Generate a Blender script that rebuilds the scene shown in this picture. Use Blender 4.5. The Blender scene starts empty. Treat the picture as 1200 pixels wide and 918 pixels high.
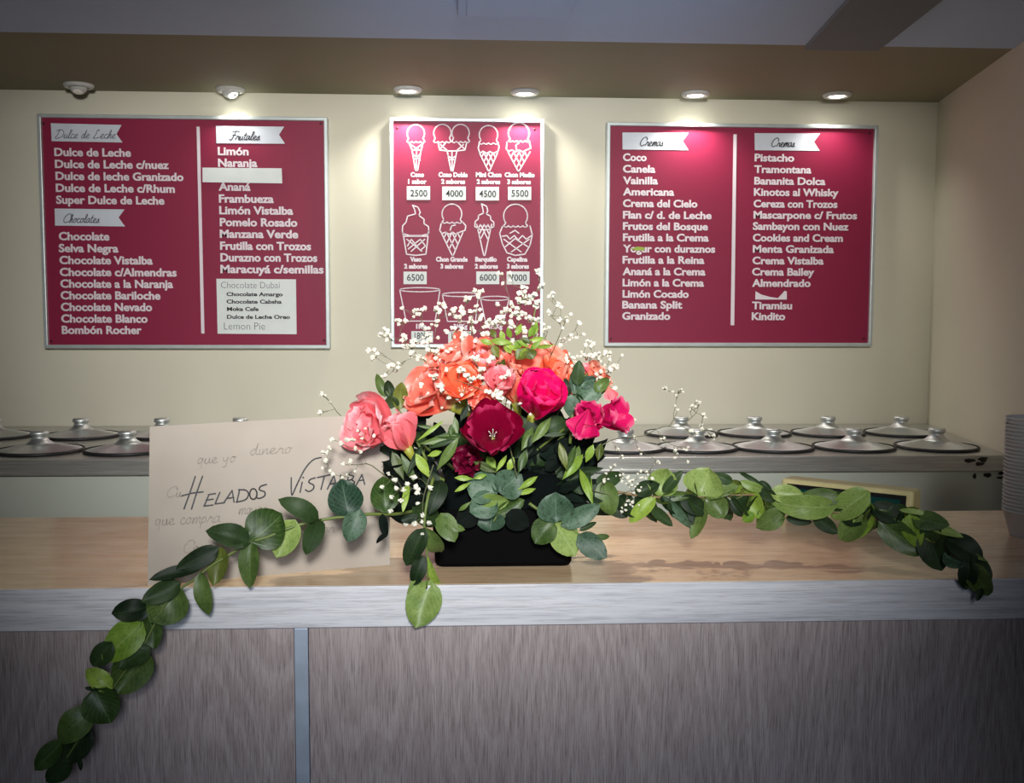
import bpy, bmesh, math, random
from mathutils import Vector, Matrix, noise
from math import sin, cos, pi, radians as R

# ------------------------------------------------------------------ camera
FP = 1200.0                                  # focal length in pixels of the 1200x918 frame
CAM = Vector((0, 0, 1.42))
yaw, pitch, roll = math.atan(.0516), math.atan(92 / FP), .0028
fwd = Vector((sin(yaw) * cos(pitch), cos(yaw) * cos(pitch), -sin(pitch)))
rt = fwd.cross(Vector((0, 0, 1))).normalized()
up = rt.cross(fwd).normalized()
rt2 = rt * cos(roll) + up * sin(roll)
up2 = up * cos(roll) - rt * sin(roll)
cd = bpy.data.cameras.new('camera'); cd.sensor_width = 36; cd.lens = 36; cd.clip_start = .02
co = bpy.data.objects.new('camera', cd); bpy.context.scene.collection.objects.link(co)
co.matrix_world = Matrix(((rt2.x, up2.x, -fwd.x, CAM.x), (rt2.y, up2.y, -fwd.y, CAM.y), (rt2.z, up2.z, -fwd.z, CAM.z), (0, 0, 0, 1)))
bpy.context.scene.camera = co


def ray(px, py):
    return (fwd + rt2 * ((px - 600) / FP) + up2 * ((459 - py) / FP))


def W(px, py, Y):                            # point of the vertical plane at distance Y seen at a pixel
    d = ray(px, py); return CAM + d * (Y / d.y)


def H(px, py, Z):                            # point of the horizontal plane at height Z seen at a pixel
    d = ray(px, py); return CAM + d * ((Z - CAM.z) / d.z)


# ------------------------------------------------------------------ world, view, lights
SC = bpy.context.scene
SC.view_settings.view_transform = 'Standard'
SC.view_settings.look = 'None'
SC.view_settings.exposure = 0.0
SC.view_settings.gamma = 1
SC.view_settings.use_curve_mapping = False
wd = bpy.data.worlds.new('world'); SC.world = wd; wd.use_nodes = True
wd.node_tree.nodes['Background'].inputs[0].default_value = (.55, .62, .75, 1)
wd.node_tree.nodes['Background'].inputs[1].default_value = .03


def light(name, kind, loc, target, energy, color, size=.1, spot=None, blend=1, size_y=None, parent=None):
    l = bpy.data.lights.new(name, kind); l.energy = energy; l.color = color
    if kind == 'AREA':
        l.size = size
        if size_y: l.shape = 'RECTANGLE'; l.size_y = size_y
    else:
        l.shadow_soft_size = size
    if spot: l.spot_size = R(spot); l.spot_blend = blend
    o = bpy.data.objects.new(name, l); SC.collection.objects.link(o)
    o.location = loc
    o.rotation_euler = (Vector(target) - Vector(loc)).to_track_quat('-Z', 'Y').to_euler()
    return o


# key spot added behind the camera for fall-off at the edges, and a lamp above the counter
light('added_key_light', 'SPOT', (0.05, -.75, 2.02), (-.02, 3.3, 1.55), 460, (1, .985, .95), .16, spot=50, blend=1)
light('counter_lamp_light', 'SPOT', (.18, 1.75, 2.1), (.02, 1.55, 1.05), 34, (1, .94, .84), .014, spot=76, blend=1)
light('added_ceiling_fill_light', 'SPOT', (.2, -.3, .9), (.2, 2.12, 2.12), 120, (.50, .68, 1), .08, spot=26, blend=1)  # added blue spot, only there to brighten the ceiling
light('added_front_fill_light', 'SPOT', (.05, -.55, 1.5), (.05, 1.41, .80), 55, (.74, .84, 1), .2, spot=46, blend=1)  # cool fill added for daylight from behind, brightens the counter front


# ------------------------------------------------------------------ materials
def lin(c):
    return tuple(((v / 255) / 12.92 if v / 255 <= .04045 else ((v / 255 + .055) / 1.055) ** 2.4) for v in c) + (1,)


class M:
    """small node builder"""
    def __init__(s, name, rough=.5, metal=0, **kw):
        s.m = bpy.data.materials.new(name); s.m.use_nodes = True
        s.t = s.m.node_tree; s.n = s.t.nodes; s.p = s.n['Principled BSDF']
        s.p.inputs['Roughness'].default_value = rough; s.p.inputs['Metallic'].default_value = metal
        for k, v in kw.items(): s.p.inputs[k.replace('_', ' ')].default_value = v
    def add(s, t, **kw):
        n = s.n.new(t)
        for k, v in kw.items():
            if k in n.inputs: n.inputs[k].default_value = v
            else: setattr(n, k, v)
        return n
    def l(s, a, b): s.t.links.new(a, b)
    def coords(s, scale=(1, 1, 1), kind='Object', rot=(0, 0, 0)):
        c = s.add('ShaderNodeTexCoord'); mp = s.add('ShaderNodeMapping')
        mp.inputs['Scale'].default_value = scale; mp.inputs['Rotation'].default_value = rot
        s.l(c.outputs[kind], mp.inputs[0]); return mp.outputs[0]
    def noise(s, vec, scale, detail=4, rough=.5, dist=0):
        n = s.add('ShaderNodeTexNoise', Scale=scale, Detail=detail, Roughness=rough, Distortion=dist)
        s.l(vec, n.inputs['Vector']); return n.outputs['Fac']
    def ramp(s, fac, stops, interp='LINEAR'):
        r = s.add('ShaderNodeValToRGB'); e = r.color_ramp.elements; r.color_ramp.interpolation = interp
        while len(e) < len(stops): e.new(.5)
        for q, (p, c) in zip(e, stops): q.position = p; q.color = c if len(c) == 4 else lin(c)
        s.l(fac, r.inputs[0]); return r.outputs[0]
    def mix(s, fac, a, b, mode='MIX'):
        n = s.add('ShaderNodeMix', data_type='RGBA', blend_type=mode)
        for i, v in ((0, fac), (6, a), (7, b)):
            if hasattr(v, 'links'): s.l(v, n.inputs[i])
            else: n.inputs[i].default_value = v
        return n.outputs[2]
    def math(s, op, a, b=None, c=None):
        n = s.add('ShaderNodeMath', operation=op)
        for i, v in enumerate((a, b, c)):
            if v is None: continue
            if hasattr(v, 'links'): s.l(v, n.inputs[i])
            else: n.inputs[i].default_value = v
        return n.outputs[0]
    def color(s, c):
        if hasattr(c, 'links'): s.l(c, s.p.inputs['Base Color'])
        else: s.p.inputs['Base Color'].default_value = lin(c)
        return s
    def bump(s, h, strength=.2, dist=.002):
        b = s.add('ShaderNodeBump', Strength=strength, Distance=dist); s.l(h, b.inputs['Height']); s.l(b.outputs[0], s.p.inputs['Normal'])
    def translucent(s, fac, col=None):
        out = s.n['Material Output']; tr = s.add('ShaderNodeBsdfTranslucent'); mx = s.add('ShaderNodeMixShader'); mx.inputs[0].default_value = fac
        src = s.p.inputs['Base Color']
        if src.links: s.l(src.links[0].from_socket, tr.inputs[0])
        else: tr.inputs[0].default_value = src.default_value
        s.l(s.p.outputs[0], mx.inputs[1]); s.l(tr.outputs[0], mx.inputs[2]); s.l(mx.outputs[0], out.inputs[0])


def plain(name, c, rough=.5, metal=0, var=.08, vs=30, **kw):
    m = M(name, rough, metal, **kw); v = m.coords()
    n = m.noise(v, vs, 3)
    a = lin(c); m.color(m.ramp(n, [(.3, tuple(x * (1 - var) for x in a[:3]) + (1,)), (.7, tuple(min(1, x * (1 + var)) for x in a[:3]) + (1,))]))
    return m.m


def make_wall(name, c):
    m = M(name, .75); v = m.coords()
    n = m.noise(v, 2.2, 4); f = m.noise(v, 160, 3)
    a = lin(c)
    m.color(m.ramp(n, [(.3, tuple(x * .95 for x in a[:3]) + (1,)), (.7, a)])); m.bump(f, .12, .001)
    return m.m


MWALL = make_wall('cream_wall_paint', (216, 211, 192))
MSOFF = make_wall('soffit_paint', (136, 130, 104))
MCEIL = make_wall('grey_ceiling_paint', (178, 194, 220))
MBEAM = make_wall('shaded_beam_paint', (112, 116, 122))  # darker grey puts the shade of the beam's side into the colour


def wood(name, c1, c2, c3, rough, grain, rot=0, spec=.5, coarse=None, fine=0.5, bump=.15):
    m = M(name, rough)
    m.p.inputs['Specular IOR Level'].default_value = spec
    v = m.coords(grain)
    big = m.noise(v, 1.0, 5, .6, .8)
    fn = m.noise(v, 5.0, 5, .7, .3)
    mid = m.ramp(big, [(.25, c1), (.5, c2), (.78, c3)])
    st = m.ramp(fn, [(.38, (120, 112, 106)), (.52, (255, 255, 255))])
    col = m.mix(fine, mid, st, 'MULTIPLY')
    m.color(col); m.bump(fn, bump, .0008)
    return m.m


MTOP = wood('oak_laminate_top', (204, 172, 134), (218, 190, 154), (232, 210, 178), .2, (3.2, 17, 17), fine=.2, bump=.03)
MTRIM = wood('whitewashed_wood_edge', (176, 176, 184), (204, 204, 209), (218, 218, 220), .5, (3, 90, 90), fine=.3)


def panel_wood(name):
    m = M(name, .6)
    big = m.noise(m.coords((50, 50, 2.5)), .6, 4, .6, .6)
    warp = m.noise(m.coords((5, 5, 1.2)), 1.0, 2, .4, .0)
    rings = m.math('SINE', m.math('MULTIPLY', warp, 170))
    fn = m.noise(m.coords((800, 800, 24)), 1.0, 4, .7)
    base = m.ramp(big, [(.3, (164, 152, 151)), (.7, (176, 164, 162))])
    rg = m.ramp(rings, [(.0, (222, 216, 216)), (.6, (255, 255, 255))])
    c = m.mix(.4, base, rg, 'MULTIPLY')
    st = m.ramp(fn, [(.36, (160, 150, 150)), (.54, (255, 255, 255))])
    m.color(m.mix(.7, c, st, 'MULTIPLY')); m.bump(fn, .3, .0008)
    return m.m


MPANEL = panel_wood('grey_oak_panel')
MSTRIP = plain('pale_metal_strip', (176, 188, 204), .35, .3)
MSTEEL = M('brushed_steel', .32, .75)
_v = MSTEEL.coords((2, 60, 60)); _n = MSTEEL.noise(_v, 6, 4)
MSTEEL.color(MSTEEL.ramp(_n, [(.3, (176, 176, 170)), (.7, (206, 206, 200))])); MSTEEL.bump(_n, .05, .001)
MSTEEL = MSTEEL.m
MLID = M('spun_steel_lid', .4, .9, Anisotropic=.7).color((204, 208, 206))
_t = MLID.add('ShaderNodeTangent', direction_type='RADIAL', axis='Z'); MLID.l(_t.outputs[0], MLID.p.inputs['Tangent']); MLID = MLID.m
MRIM = plain('dark_rubber_rim', (34, 35, 36), .5)
MFRZ = plain('pale_mint_enamel', (192, 198, 186), .45, 0, .04, 3)
MBOARD = M('crimson_board', .5, Specular_IOR_Level=.3).color((136, 26, 62)).m
MALU = plain('board_aluminium', (188, 196, 196), .35, .35, .05)
MPRINT = M('white_print', .5).color((226, 214, 222)).m
MPAPER = plain('paper_white', (222, 228, 226), .7, 0, .03)
MBANNER = plain('heading_banner_white', (206, 212, 222), .5, 0, .03)
MINK = M('black_ink', .6).color((38, 38, 44)).m
MINK2 = M('worn_grey_ink', .6).color((110, 112, 120)).m
MSCREW = plain('screw_dark', (70, 30, 40), .4, .5)
MLAMP = plain('lamp_white_metal', (200, 200, 196), .4)
MBLACK = plain('black_plastic', (2, 2, 3), .8, Specular_IOR_Level=.08)
MTEAL = plain('dark_teal_rim', (3, 8, 8), .9, Specular_IOR_Level=.1)
MCREAM = plain('cream_plastic', (200, 190, 138), .45)
MLCD = plain('dark_green_display', (12, 58, 56), .2)
MBEZ = plain('black_bezel', (16, 17, 22), .3)
MCUP = M('white_plastic_cup', .4).color((222, 222, 224)); MCUP.translucent(.25); MCUP = MCUP.m
MRUST = plain('rust_chip', (40, 34, 26), .8)
MGREEN = plain('yellow_green_stain', (150, 170, 60), .6)
MFLOOR = plain('floor_tile', (52, 48, 46), .5)


def emis(name, c, s):
    m = M(name); m.p.inputs['Base Color'].default_value = (*c, 1)
    m.p.inputs['Emission Color'].default_value = (*c, 1); m.p.inputs['Emission Strength'].default_value = s
    return m.m


# ------------------------------------------------------------------ object helpers
COL = SC.collection


def link(name, me, mat, parent=None, label=None, cat=None, group=None, kind=None, smooth=False):
    o = bpy.data.objects.new(name, me); COL.objects.link(o)
    if mat and not me.materials: me.materials.append(mat)
    if parent: o.parent = parent
    if label: o['label'] = label
    if cat: o['category'] = cat
    if group: o['group'] = group
    if kind: o['kind'] = kind
    if smooth:
        for p in me.polygons: p.use_smooth = True
    return o


def thing(name, label, cat, group=None, loc=(0, 0, 0)):
    o = bpy.data.objects.new(name, None); COL.objects.link(o); o.empty_display_size = .02
    o.location = loc; o['label'] = label; o['category'] = cat
    if group: o['group'] = group
    return o


def me_from(verts, faces, name='m'):
    me = bpy.data.meshes.new(name); me.from_pydata([tuple(v) for v in verts], [], faces); me.update(); return me


def bm_me(bm, name='m'):
    bmesh.ops.recalc_face_normals(bm, faces=bm.faces)
    me = bpy.data.meshes.new(name); bm.to_mesh(me); bm.free(); return me


def hexa(bm, c8):
    """box from 8 corners: bottom 4 (ccw) + top 4"""
    v = [bm.verts.new(c) for c in c8]
    for f in ((0, 3, 2, 1), (4, 5, 6, 7), (0, 1, 5, 4), (1, 2, 6, 5), (2, 3, 7, 6), (3, 0, 4, 7)):
        bm.faces.new([v[i] for i in f])
    return v


def box(bm, x0, x1, y0, y1, z0, z1):
    return hexa(bm, [(x0, y0, z0), (x1, y0, z0), (x1, y1, z0), (x0, y1, z0), (x0, y0, z1), (x1, y0, z1), (x1, y1, z1), (x0, y1, z1)])


def bevel(bm, w, seg=2):
    bmesh.ops.bevel(bm, geom=bm.edges[:], offset=w, segments=seg, profile=.6, affect='EDGES')


def boxme(x0, x1, y0, y1, z0, z1, bev=0):
    bm = bmesh.new(); box(bm, x0, x1, y0, y1, z0, z1)
    if bev: bevel(bm, bev)
    return bm_me(bm)


def lathe(prof, seg=32, caps=True):
    verts, faces = [], []
    for r, z in prof:
        for k in range(seg): a = 2 * pi * k / seg; verts.append((r * cos(a), r * sin(a), z))
    for i in range(len(prof) - 1):
        for k in range(seg):
            k2 = (k + 1) % seg; faces.append((i * seg + k, i * seg + k2, (i + 1) * seg + k2, (i + 1) * seg + k))
    if caps:
        faces.append(tuple(range(seg - 1, -1, -1))); faces.append(tuple((len(prof) - 1) * seg + k for k in range(seg)))
    return me_from(verts, faces)


def smooth_path(pts, n=4):
    pts = [Vector(p) for p in pts]; out = []
    for i in range(len(pts) - 1):
        p0 = pts[max(i - 1, 0)]; p1 = pts[i]; p2 = pts[i + 1]; p3 = pts[min(i + 2, len(pts) - 1)]
        for k in range(n):
            t = k / n
            out.append(.5 * ((2 * p1) + (p2 - p0) * t + (2 * p0 - 5 * p1 + 4 * p2 - p3) * t * t + (3 * p1 - p0 - 3 * p2 + p3) * t ** 3))
    out.append(pts[-1]); return out


def tube(verts, faces, pts, r0, r1, seg=6):
    """append a tapering tube"""
    n = len(pts); base0 = len(verts); prev = None
    for i, p in enumerate(pts):
        d = (pts[min(i + 1, n - 1)] - pts[max(i - 1, 0)])
        if d.length < 1e-9: d = Vector((0, 0, 1))
        d.normalize()
        if prev is None:
            a = d.orthogonal().normalized()
        else:
            a = prev - d * prev.dot(d)
            a = a.normalized() if a.length > 1e-6 else d.orthogonal().normalized()
        prev = a; b = d.cross(a); r = r0 + (r1 - r0) * i / max(1, n - 1)
        for k in range(seg):
            t = 2 * pi * k / seg; verts.append(p + a * (r * cos(t)) + b * (r * sin(t)))
    for i in range(n - 1):
        for k in range(seg):
            k2 = (k + 1) % seg
            faces.append((base0 + i * seg + k, base0 + i * seg + k2, base0 + (i + 1) * seg + k2, base0 + (i + 1) * seg + k))
    faces.append(tuple(base0 + k for k in range(seg - 1, -1, -1))); faces.append(tuple(base0 + (n - 1) * seg + k for k in range(seg)))


def tube_me(pts, r0, r1, seg=6):
    v, f = [], []; tube(v, f, pts, r0, r1, seg); return me_from(v, f)


# ------------------------------------------------------------------ the shell
ZC = 1.05                                     # counter top height
YF = H(600, 685, ZC).y; YB = H(600, 602.5, ZC).y
YW = 3.30
ZS = H(1093, 120, 0)                          # placeholder
zsof = W(548, 112.5, YW).z                    # soffit height
ysof = (lambda d: d.y * ((zsof - CAM.z) / d.z))(ray(600, 46.5))
pc = W(1093, 300, YW); xw1 = pc.x
zst = W(1000, 524, 2.72).z                    # steel top height
yst = H(900, 535, zst).y
pw = H(1180, 533, zst)                        # right wall line passes here
dirw = Vector((pw.x - xw1, pw.y - YW)); dirw.normalize()


def xwall(y): return xw1 + dirw.x / dirw.y * (y - YW)


link('floor', boxme(-3.2, 3.2, -3, 3.5, -.1, 0), MFLOOR, kind='structure')
link('wall_back', boxme(-3.2, 3.0, YW, YW + .12, 0, 2.9), MWALL, kind='structure')
bm = bmesh.new(); xa, xb = xwall(YW + .1), xwall(1.95)
hexa(bm, [(xb, 1.95, 0), (xb + .12, 1.95, 0), (xa + .12, YW + .1, 0), (xa, YW + .1, 0), (xb, 1.95, 2.6), (xb + .12, 1.95, 2.6), (xa + .12, YW + .1, 2.6), (xa, YW + .1, 2.6)])
link('wall_right', bm_me(bm), MWALL, kind='structure')
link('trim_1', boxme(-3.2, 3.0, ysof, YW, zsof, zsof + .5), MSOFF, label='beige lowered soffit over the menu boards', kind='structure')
link('ceiling', boxme(-3.2, 3.2, 1.0, ysof - .001, zsof - .002, zsof + .5), MCEIL, kind='structure')
# beam under the grey ceiling, running towards the visitor
zc0 = zsof - .002
a, b, c, d = H(945, 52, zc0), H(1040, 53, zc0 - .012), H(1105, 1, zc0 - .012), H(990, 1, zc0)
ext = 1.5
c = b + (c - b) * ext; d = a + (d - a) * ext
bm = bmesh.new()
hexa(bm, [(a.x, ysof - .002, zc0 - .012), (b.x, ysof - .002, zc0 - .012), (c.x, c.y, zc0 - .012), (d.x, d.y, zc0 - .012),
          (a.x, ysof - .002, zc0 + .02), (b.x, ysof - .002, zc0 + .02), (c.x, c.y, zc0 + .02), (d.x, d.y, zc0 + .02)])
link('trim_2', bm_me(bm), MBEAM, label='beam band running forward on the ceiling, its shade painted dark grey', kind='structure')
# flat fitting on the ceiling cut by the top of the frame
fa, fb = H(536, -14, zc0 - .01), H(666, 17, zc0 - .01)
fx = thing('ceiling_fitting', 'pale grey rectangular fitting on the ceiling, cut by the top edge', 'fixture')
link('body', boxme(fa.x, fb.x, fa.y - .1, fb.y, zc0 - .018, zc0 - .0005, .003), MCEIL, fx)
link('cover', boxme(fa.x + .02, fb.x - .02, fa.y - .09, fb.y - .02, zc0 - .024, zc0 - .016, .002), MCEIL, fx)

# ------------------------------------------------------------------ the counter
TH = W(600, 685, YF).z - W(600, 733, YF).z
cnt = thing('service_counter', 'wood service counter with pale oak top and grey oak front', 'counter')
XL, XR = -1.5, 1.35
link('countertop', boxme(XL, XR, YF + .004, YB, ZC - TH, ZC, .0015), MTOP, cnt)
link('edge_band', boxme(XL, XR, YF, YF + .006, ZC - TH, ZC - .0004, .001), MTRIM, cnt, label='whitewashed wood edge band')
x0 = W(345, 800, YF).x; x1 = W(361, 800, YF).x
link('front_panel', boxme(XL, x0 - .001, YF + .006, YF + .026, .08, ZC - TH - .001), MPANEL, cnt)
link('front_panel', boxme(x1 + .001, XR, YF + .006, YF + .026, .08, ZC - TH - .001), MPANEL, cnt)
link('divider_strip', boxme(x0, x1, YF + .003, YF + .024, .08, ZC - TH - .0015, .001), MSTRIP, cnt, label='pale metal strip between the panels')
link('carcass', boxme(XL + .02, XR - .02, YF + .027, YB - .03, .02, ZC - TH - .001), MPANEL, cnt)

# ------------------------------------------------------------------ steel ice cream counter behind
frz = thing('ice_cream_counter', 'steel topped ice cream counter along the back wall', 'freezer')
ytop_l = yst
bh = W(900, 535, yst).z - W(900, 551, yst).z
XLS = -1.75
bm = bmesh.new()
xr0, xr1 = xwall(yst) - .004, xwall(YW) - .004
hexa(bm, [(XLS, yst, zst - bh), (xr0, yst, zst - bh), (xr1, YW - .003, zst - bh), (XLS, YW - .003, zst - bh),
          (XLS, yst, zst), (xr0, yst, zst), (xr1, YW - .003, zst), (XLS, YW - .003, zst)])
bevel(bm, .003)
link('worktop', bm_me(bm), MSTEEL, frz, label='brushed steel top')
bm = bmesh.new()
box(bm, XLS, xr0 - .002, yst - .006, yst + .002, zst - bh - .005, zst - bh + .004); bevel(bm, .002)
link('lip', bm_me(bm), MSTEEL, frz)
bm = bmesh.new()
y2 = yst + .012; xr2 = xwall(y2) - .006
hexa(bm, [(XLS, y2, 0), (xr2, y2, 0), (xr1 - .01, YW - .01, 0), (XLS, YW - .01, 0), (XLS, y2, zst - bh), (xr2, y2, zst - bh), (xr1 - .01, YW - .01, zst - bh), (XLS, YW - .01, zst - bh)])
link('body', bm_me(bm), MFRZ, frz, label='pale mint enamelled body')
# rust chips at the right end
rng = random.Random(5)


def blob(cx, cz, y, rx, rz, seed, n=14):
    r = random.Random(seed); vs = [(cx, y, cz)]
    for k in range(n):
        q = .6 + .5 * r.random(); vs.append((cx + rx * q * cos(2 * pi * k / n), y, cz + rz * q * sin(2 * pi * k / n)))
    return vs, [(0, 1 + (k + 1) % n, 1 + k) for k in range(n)]


for i, (px, py, rx, rz, yy) in enumerate([(1136, 540, 8, 3, yst - .0012), (1152, 539, 7, 4, yst - .0012), (1148, 544, 6, 3, yst - .0012), (1142, 558, 3, 4, y2 - .001), (1158, 557, 6, 4, y2 - .001), (1174, 555, 6, 2, y2 - .001), (1172, 560, 5, 2, y2 - .001)]):
    p = W(px, py, yy); vs, fs = blob(p.x, p.z, yy, rx * yy / FP, rz * yy / FP, i)
    link('rust_chip', me_from(vs, fs), MRUST, frz)

# lids
rl = .1085
lid_me = lathe([(.006, .020), (rl * .30, .021), (rl * .5, .0165), (rl * .80, .009), (rl * .93, .006), (rl * .96, .004)][::-1], 48, False)
knob_me = lathe([(.048, .014), (.034, .021), (.0235, .029), (.0185, .036), (.0180, .041), (.0215, .0420), (.0225, .044), (.0225, .050), (.0205, .053), (.008, .0538)], 28)
rim_me = lathe([(rl * .94, .0015), (rl * 1.0, .001), (rl * 1.012, .004), (rl * 1.0, .0075), (rl * .95, .0078)], 48, False)
for m_ in (lid_me,): m_.materials.append(MLID)
knob_me.materials.append(MLID); rim_me.materials.append(MRIM)
for m_ in (lid_me, knob_me, rim_me):
    for p in m_.polygons: p.use_smooth = True
lids = [(-8, 512, 'b', 'steel tub lid in the back row at the far left, cut by the frame'),
        (95, 512, 'b', 'second steel tub lid from the left in the back row'),
        (190, 512, 'b', 'steel tub lid in the back row just left behind the sheet corner'),
        (282, 512, 'b', 'steel tub lid in the back row hidden behind the sheet middle, knob tip showing'),
        (798, 513, 'b', 'back row steel tub lid behind the tall white spray right of the bouquet'),
        (884, 513, 'b', 'back row steel tub lid with bare wall behind, first right of the white spray'),
        (970, 512, 'b', 'steel tub lid in the middle of the three clear back row lids on the right'),
        (1056, 511, 'b', 'back row steel tub lid nearest the right wall'),
        (46, 528, 'f', 'front row steel tub lid at the far left, short knob in shade'),
        (149, 527, 'f', 'front row steel tub lid half hidden by the left edge of the sheet'),
        (733, 525, 'f', 'front row steel tub lid right beside the magenta flower'),
        (817, 525, 'f', 'front row steel tub lid seen through the white spray'),
        (906, 524, 'f', 'front row steel tub lid, third from the right wall'),
        (1001, 524, 'f', 'front row steel tub lid, second from the right wall'),
        (1098, 523, 'f', 'front row steel tub lid nearest the right wall')]
yfr, ybr = yst + .150, yst + .47
for i, (px, py, row, lab) in enumerate(lids):
    Y = yfr if row == 'f' else ybr
    p = W(px, 500, Y)
    t = thing('tub_lid', lab, 'lid', 'steel lids on the ice cream counter', (p.x, Y, zst + .0003))
    t.rotation_euler = (0, 0, i * 1.3)
    link('cover', lid_me, None, t); link('knob', knob_me, None, t); link('rim', rim_me, None, t, label='dark rubber rim')

# ------------------------------------------------------------------ downlights
MLENS = {}
lamps = [(92, 101, 'off', 0, 'small eyeball spotlight, switched off, at the far left of the soffit'),
         (270, 106, 'tilt', 3.5, 'tilted lit eyeball spotlight above the left menu board'),
         (478, 106, 'on', 11, 'bright round spotlight above the left edge of the middle board'),
         (615, 109, 'on', 11, 'round spotlight above the right edge of the middle board'),
         (815, 111, 'on', 8.5, 'round spotlight above the middle of the right board'),
         (981, 112, 'on', 3.5, 'round spotlight above the right end of the right board, nearest the side wall')]
ring_me = lathe([(.026, -.006), (.030, -.011), (.040, -.010), (.044, -.004), (.044, 0), (.026, 0)], 36, False)
cone_me = lathe([(.026, -.008), (.022, .0), (.0, .0)], 28, False)
for m_ in (ring_me, cone_me):
    m_.materials.append(MLAMP)
    for p in m_.polygons: p.use_smooth = True
for i, (px, py, st, e, lab) in enumerate(lamps):
    p = H(px, py - 2, zsof)
    t = thing('ceiling_spotlight', lab, 'spotlight', 'spotlights in the soffit', (p.x, p.y, zsof))
    link('ring', ring_me, None, t)
    link('reflector', cone_me, None, t)
    if st != 'on':
        ball = link('eyeball', lathe([(.001, -.026), (.014, -.0255), (.020, -.022), (.0235, -.016), (.026, -.008), (.0255, 0)], 28, True), MLAMP, t, smooth=True)
        ball.rotation_euler = (R(-20), 0, 0)
    em = emis('lamp_lens_%s' % st, (1, .97, .86), {'off': .02, 'tilt': 3, 'on': 9}[st])
    ln = link('lens', lathe([(.001, -.0093), (.015, -.0098), (.0245, -.0085), (.0245, -.004)] if st == 'on' else [(.001, -.0282), (.010, -.0278), (.014, -.0262), (.014, -.024)], 24, True), em, t)
    if st != 'on': ln.rotation_euler = (R(-20), R(0 if st == 'off' else -25), 0)
    if e:
        l = light('spotlight_beam', 'SPOT', (0, 0, -.034), (0.0 if st == 'on' else .12, .045, -1), e, (1, .96, .87), .02, spot=132, blend=.9)
        l.parent = t

# ------------------------------------------------------------------ lettering
VL = bpy.context.view_layer
_tc = {}


def text_mesh(s, bold=.02, shear=0):
    k = (s, bold, shear)
    if k in _tc: return _tc[k]
    c = bpy.data.curves.new('t', 'FONT'); c.body = s; c.offset = bold; c.shear = shear; c.resolution_u = 3; c.size = 1
    o = bpy.data.objects.new('t', c); COL.objects.link(o); VL.update()
    me = bpy.data.meshes.new_from_object(o.evaluated_get(bpy.context.evaluated_depsgraph_get()))
    bpy.data.objects.remove(o); bpy.data.curves.remove(c)
    vs = [v.co.copy() for v in me.vertices]; fs = [tuple(p.vertices) for p in me.polygons]; bpy.data.meshes.remove(me)
    x0 = min(v.x for v in vs); x1 = max(v.x for v in vs)
    vs = [Vector(((v.x - x0), v.y, 0)) for v in vs]
    _tc[k] = (vs, fs, x1 - x0); return _tc[k]


def put_text(s, xl, xr, base, cap, Y, mat, parent, bold=.03, shear=0, name='lettering'):
    """s between pixel columns xl..xr with its baseline at a pixel row, cap = capital height in pixels"""
    vs, fs, w = text_mesh(s, bold, shear)
    A, B, T = W(xl, base, Y), W(xr, base, Y), W(xl, base - cap, Y)
    sx = (B.x - A.x) / w; sz = (T.z - A.z) / .73
    vv = [(A.x + v.x * sx, Y, A.z + v.y * sz) for v in vs]; ff = list(fs)
    if bold > .02:                           # heavier stems: the same outline once more, a hair to the right
        n_ = len(vv); vv += [(x + sx * .016, y - .00005, z) for x, y, z in vv]; ff += [tuple(i + n_ for i in f) for f in fs]
    return link(name, me_from(vv, ff), mat, parent)


def ribbon(paths, w, Y=None, conv=None):
    """flat print of stroked lines; paths in pixels, w in pixels"""
    verts, faces = [], []
    for path in paths:
        pts = [Vector((p[0], p[1], 0)) for p in path]
        for i in range(len(pts) - 1):
            d = pts[i + 1] - pts[i]
            if d.length < 1e-6: continue
            d.normalize(); nn = Vector((-d.y, d.x, 0)) * (w / 2); b = len(verts)
            verts += [pts[i] + nn, pts[i] - nn, pts[i + 1] - nn, pts[i + 1] + nn]; faces.append((b, b + 1, b + 2, b + 3))
        for p in pts:
            b = len(verts)
            verts += [p + Vector((cos(k * pi / 4), sin(k * pi / 4), 0)) * (w / 2) for k in range(8)]; faces.append(tuple(range(b, b + 8)))
    cv = conv or (lambda q: W(q.x, q.y, Y))
    return me_from([cv(v) for v in verts], faces)


def arc(cx, cy, rx, ry, a0, a1, n=16):
    return [(cx + rx * cos(R(a0 + (a1 - a0) * k / n)), cy - ry * sin(R(a0 + (a1 - a0) * k / n))) for k in range(n + 1)]


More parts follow.
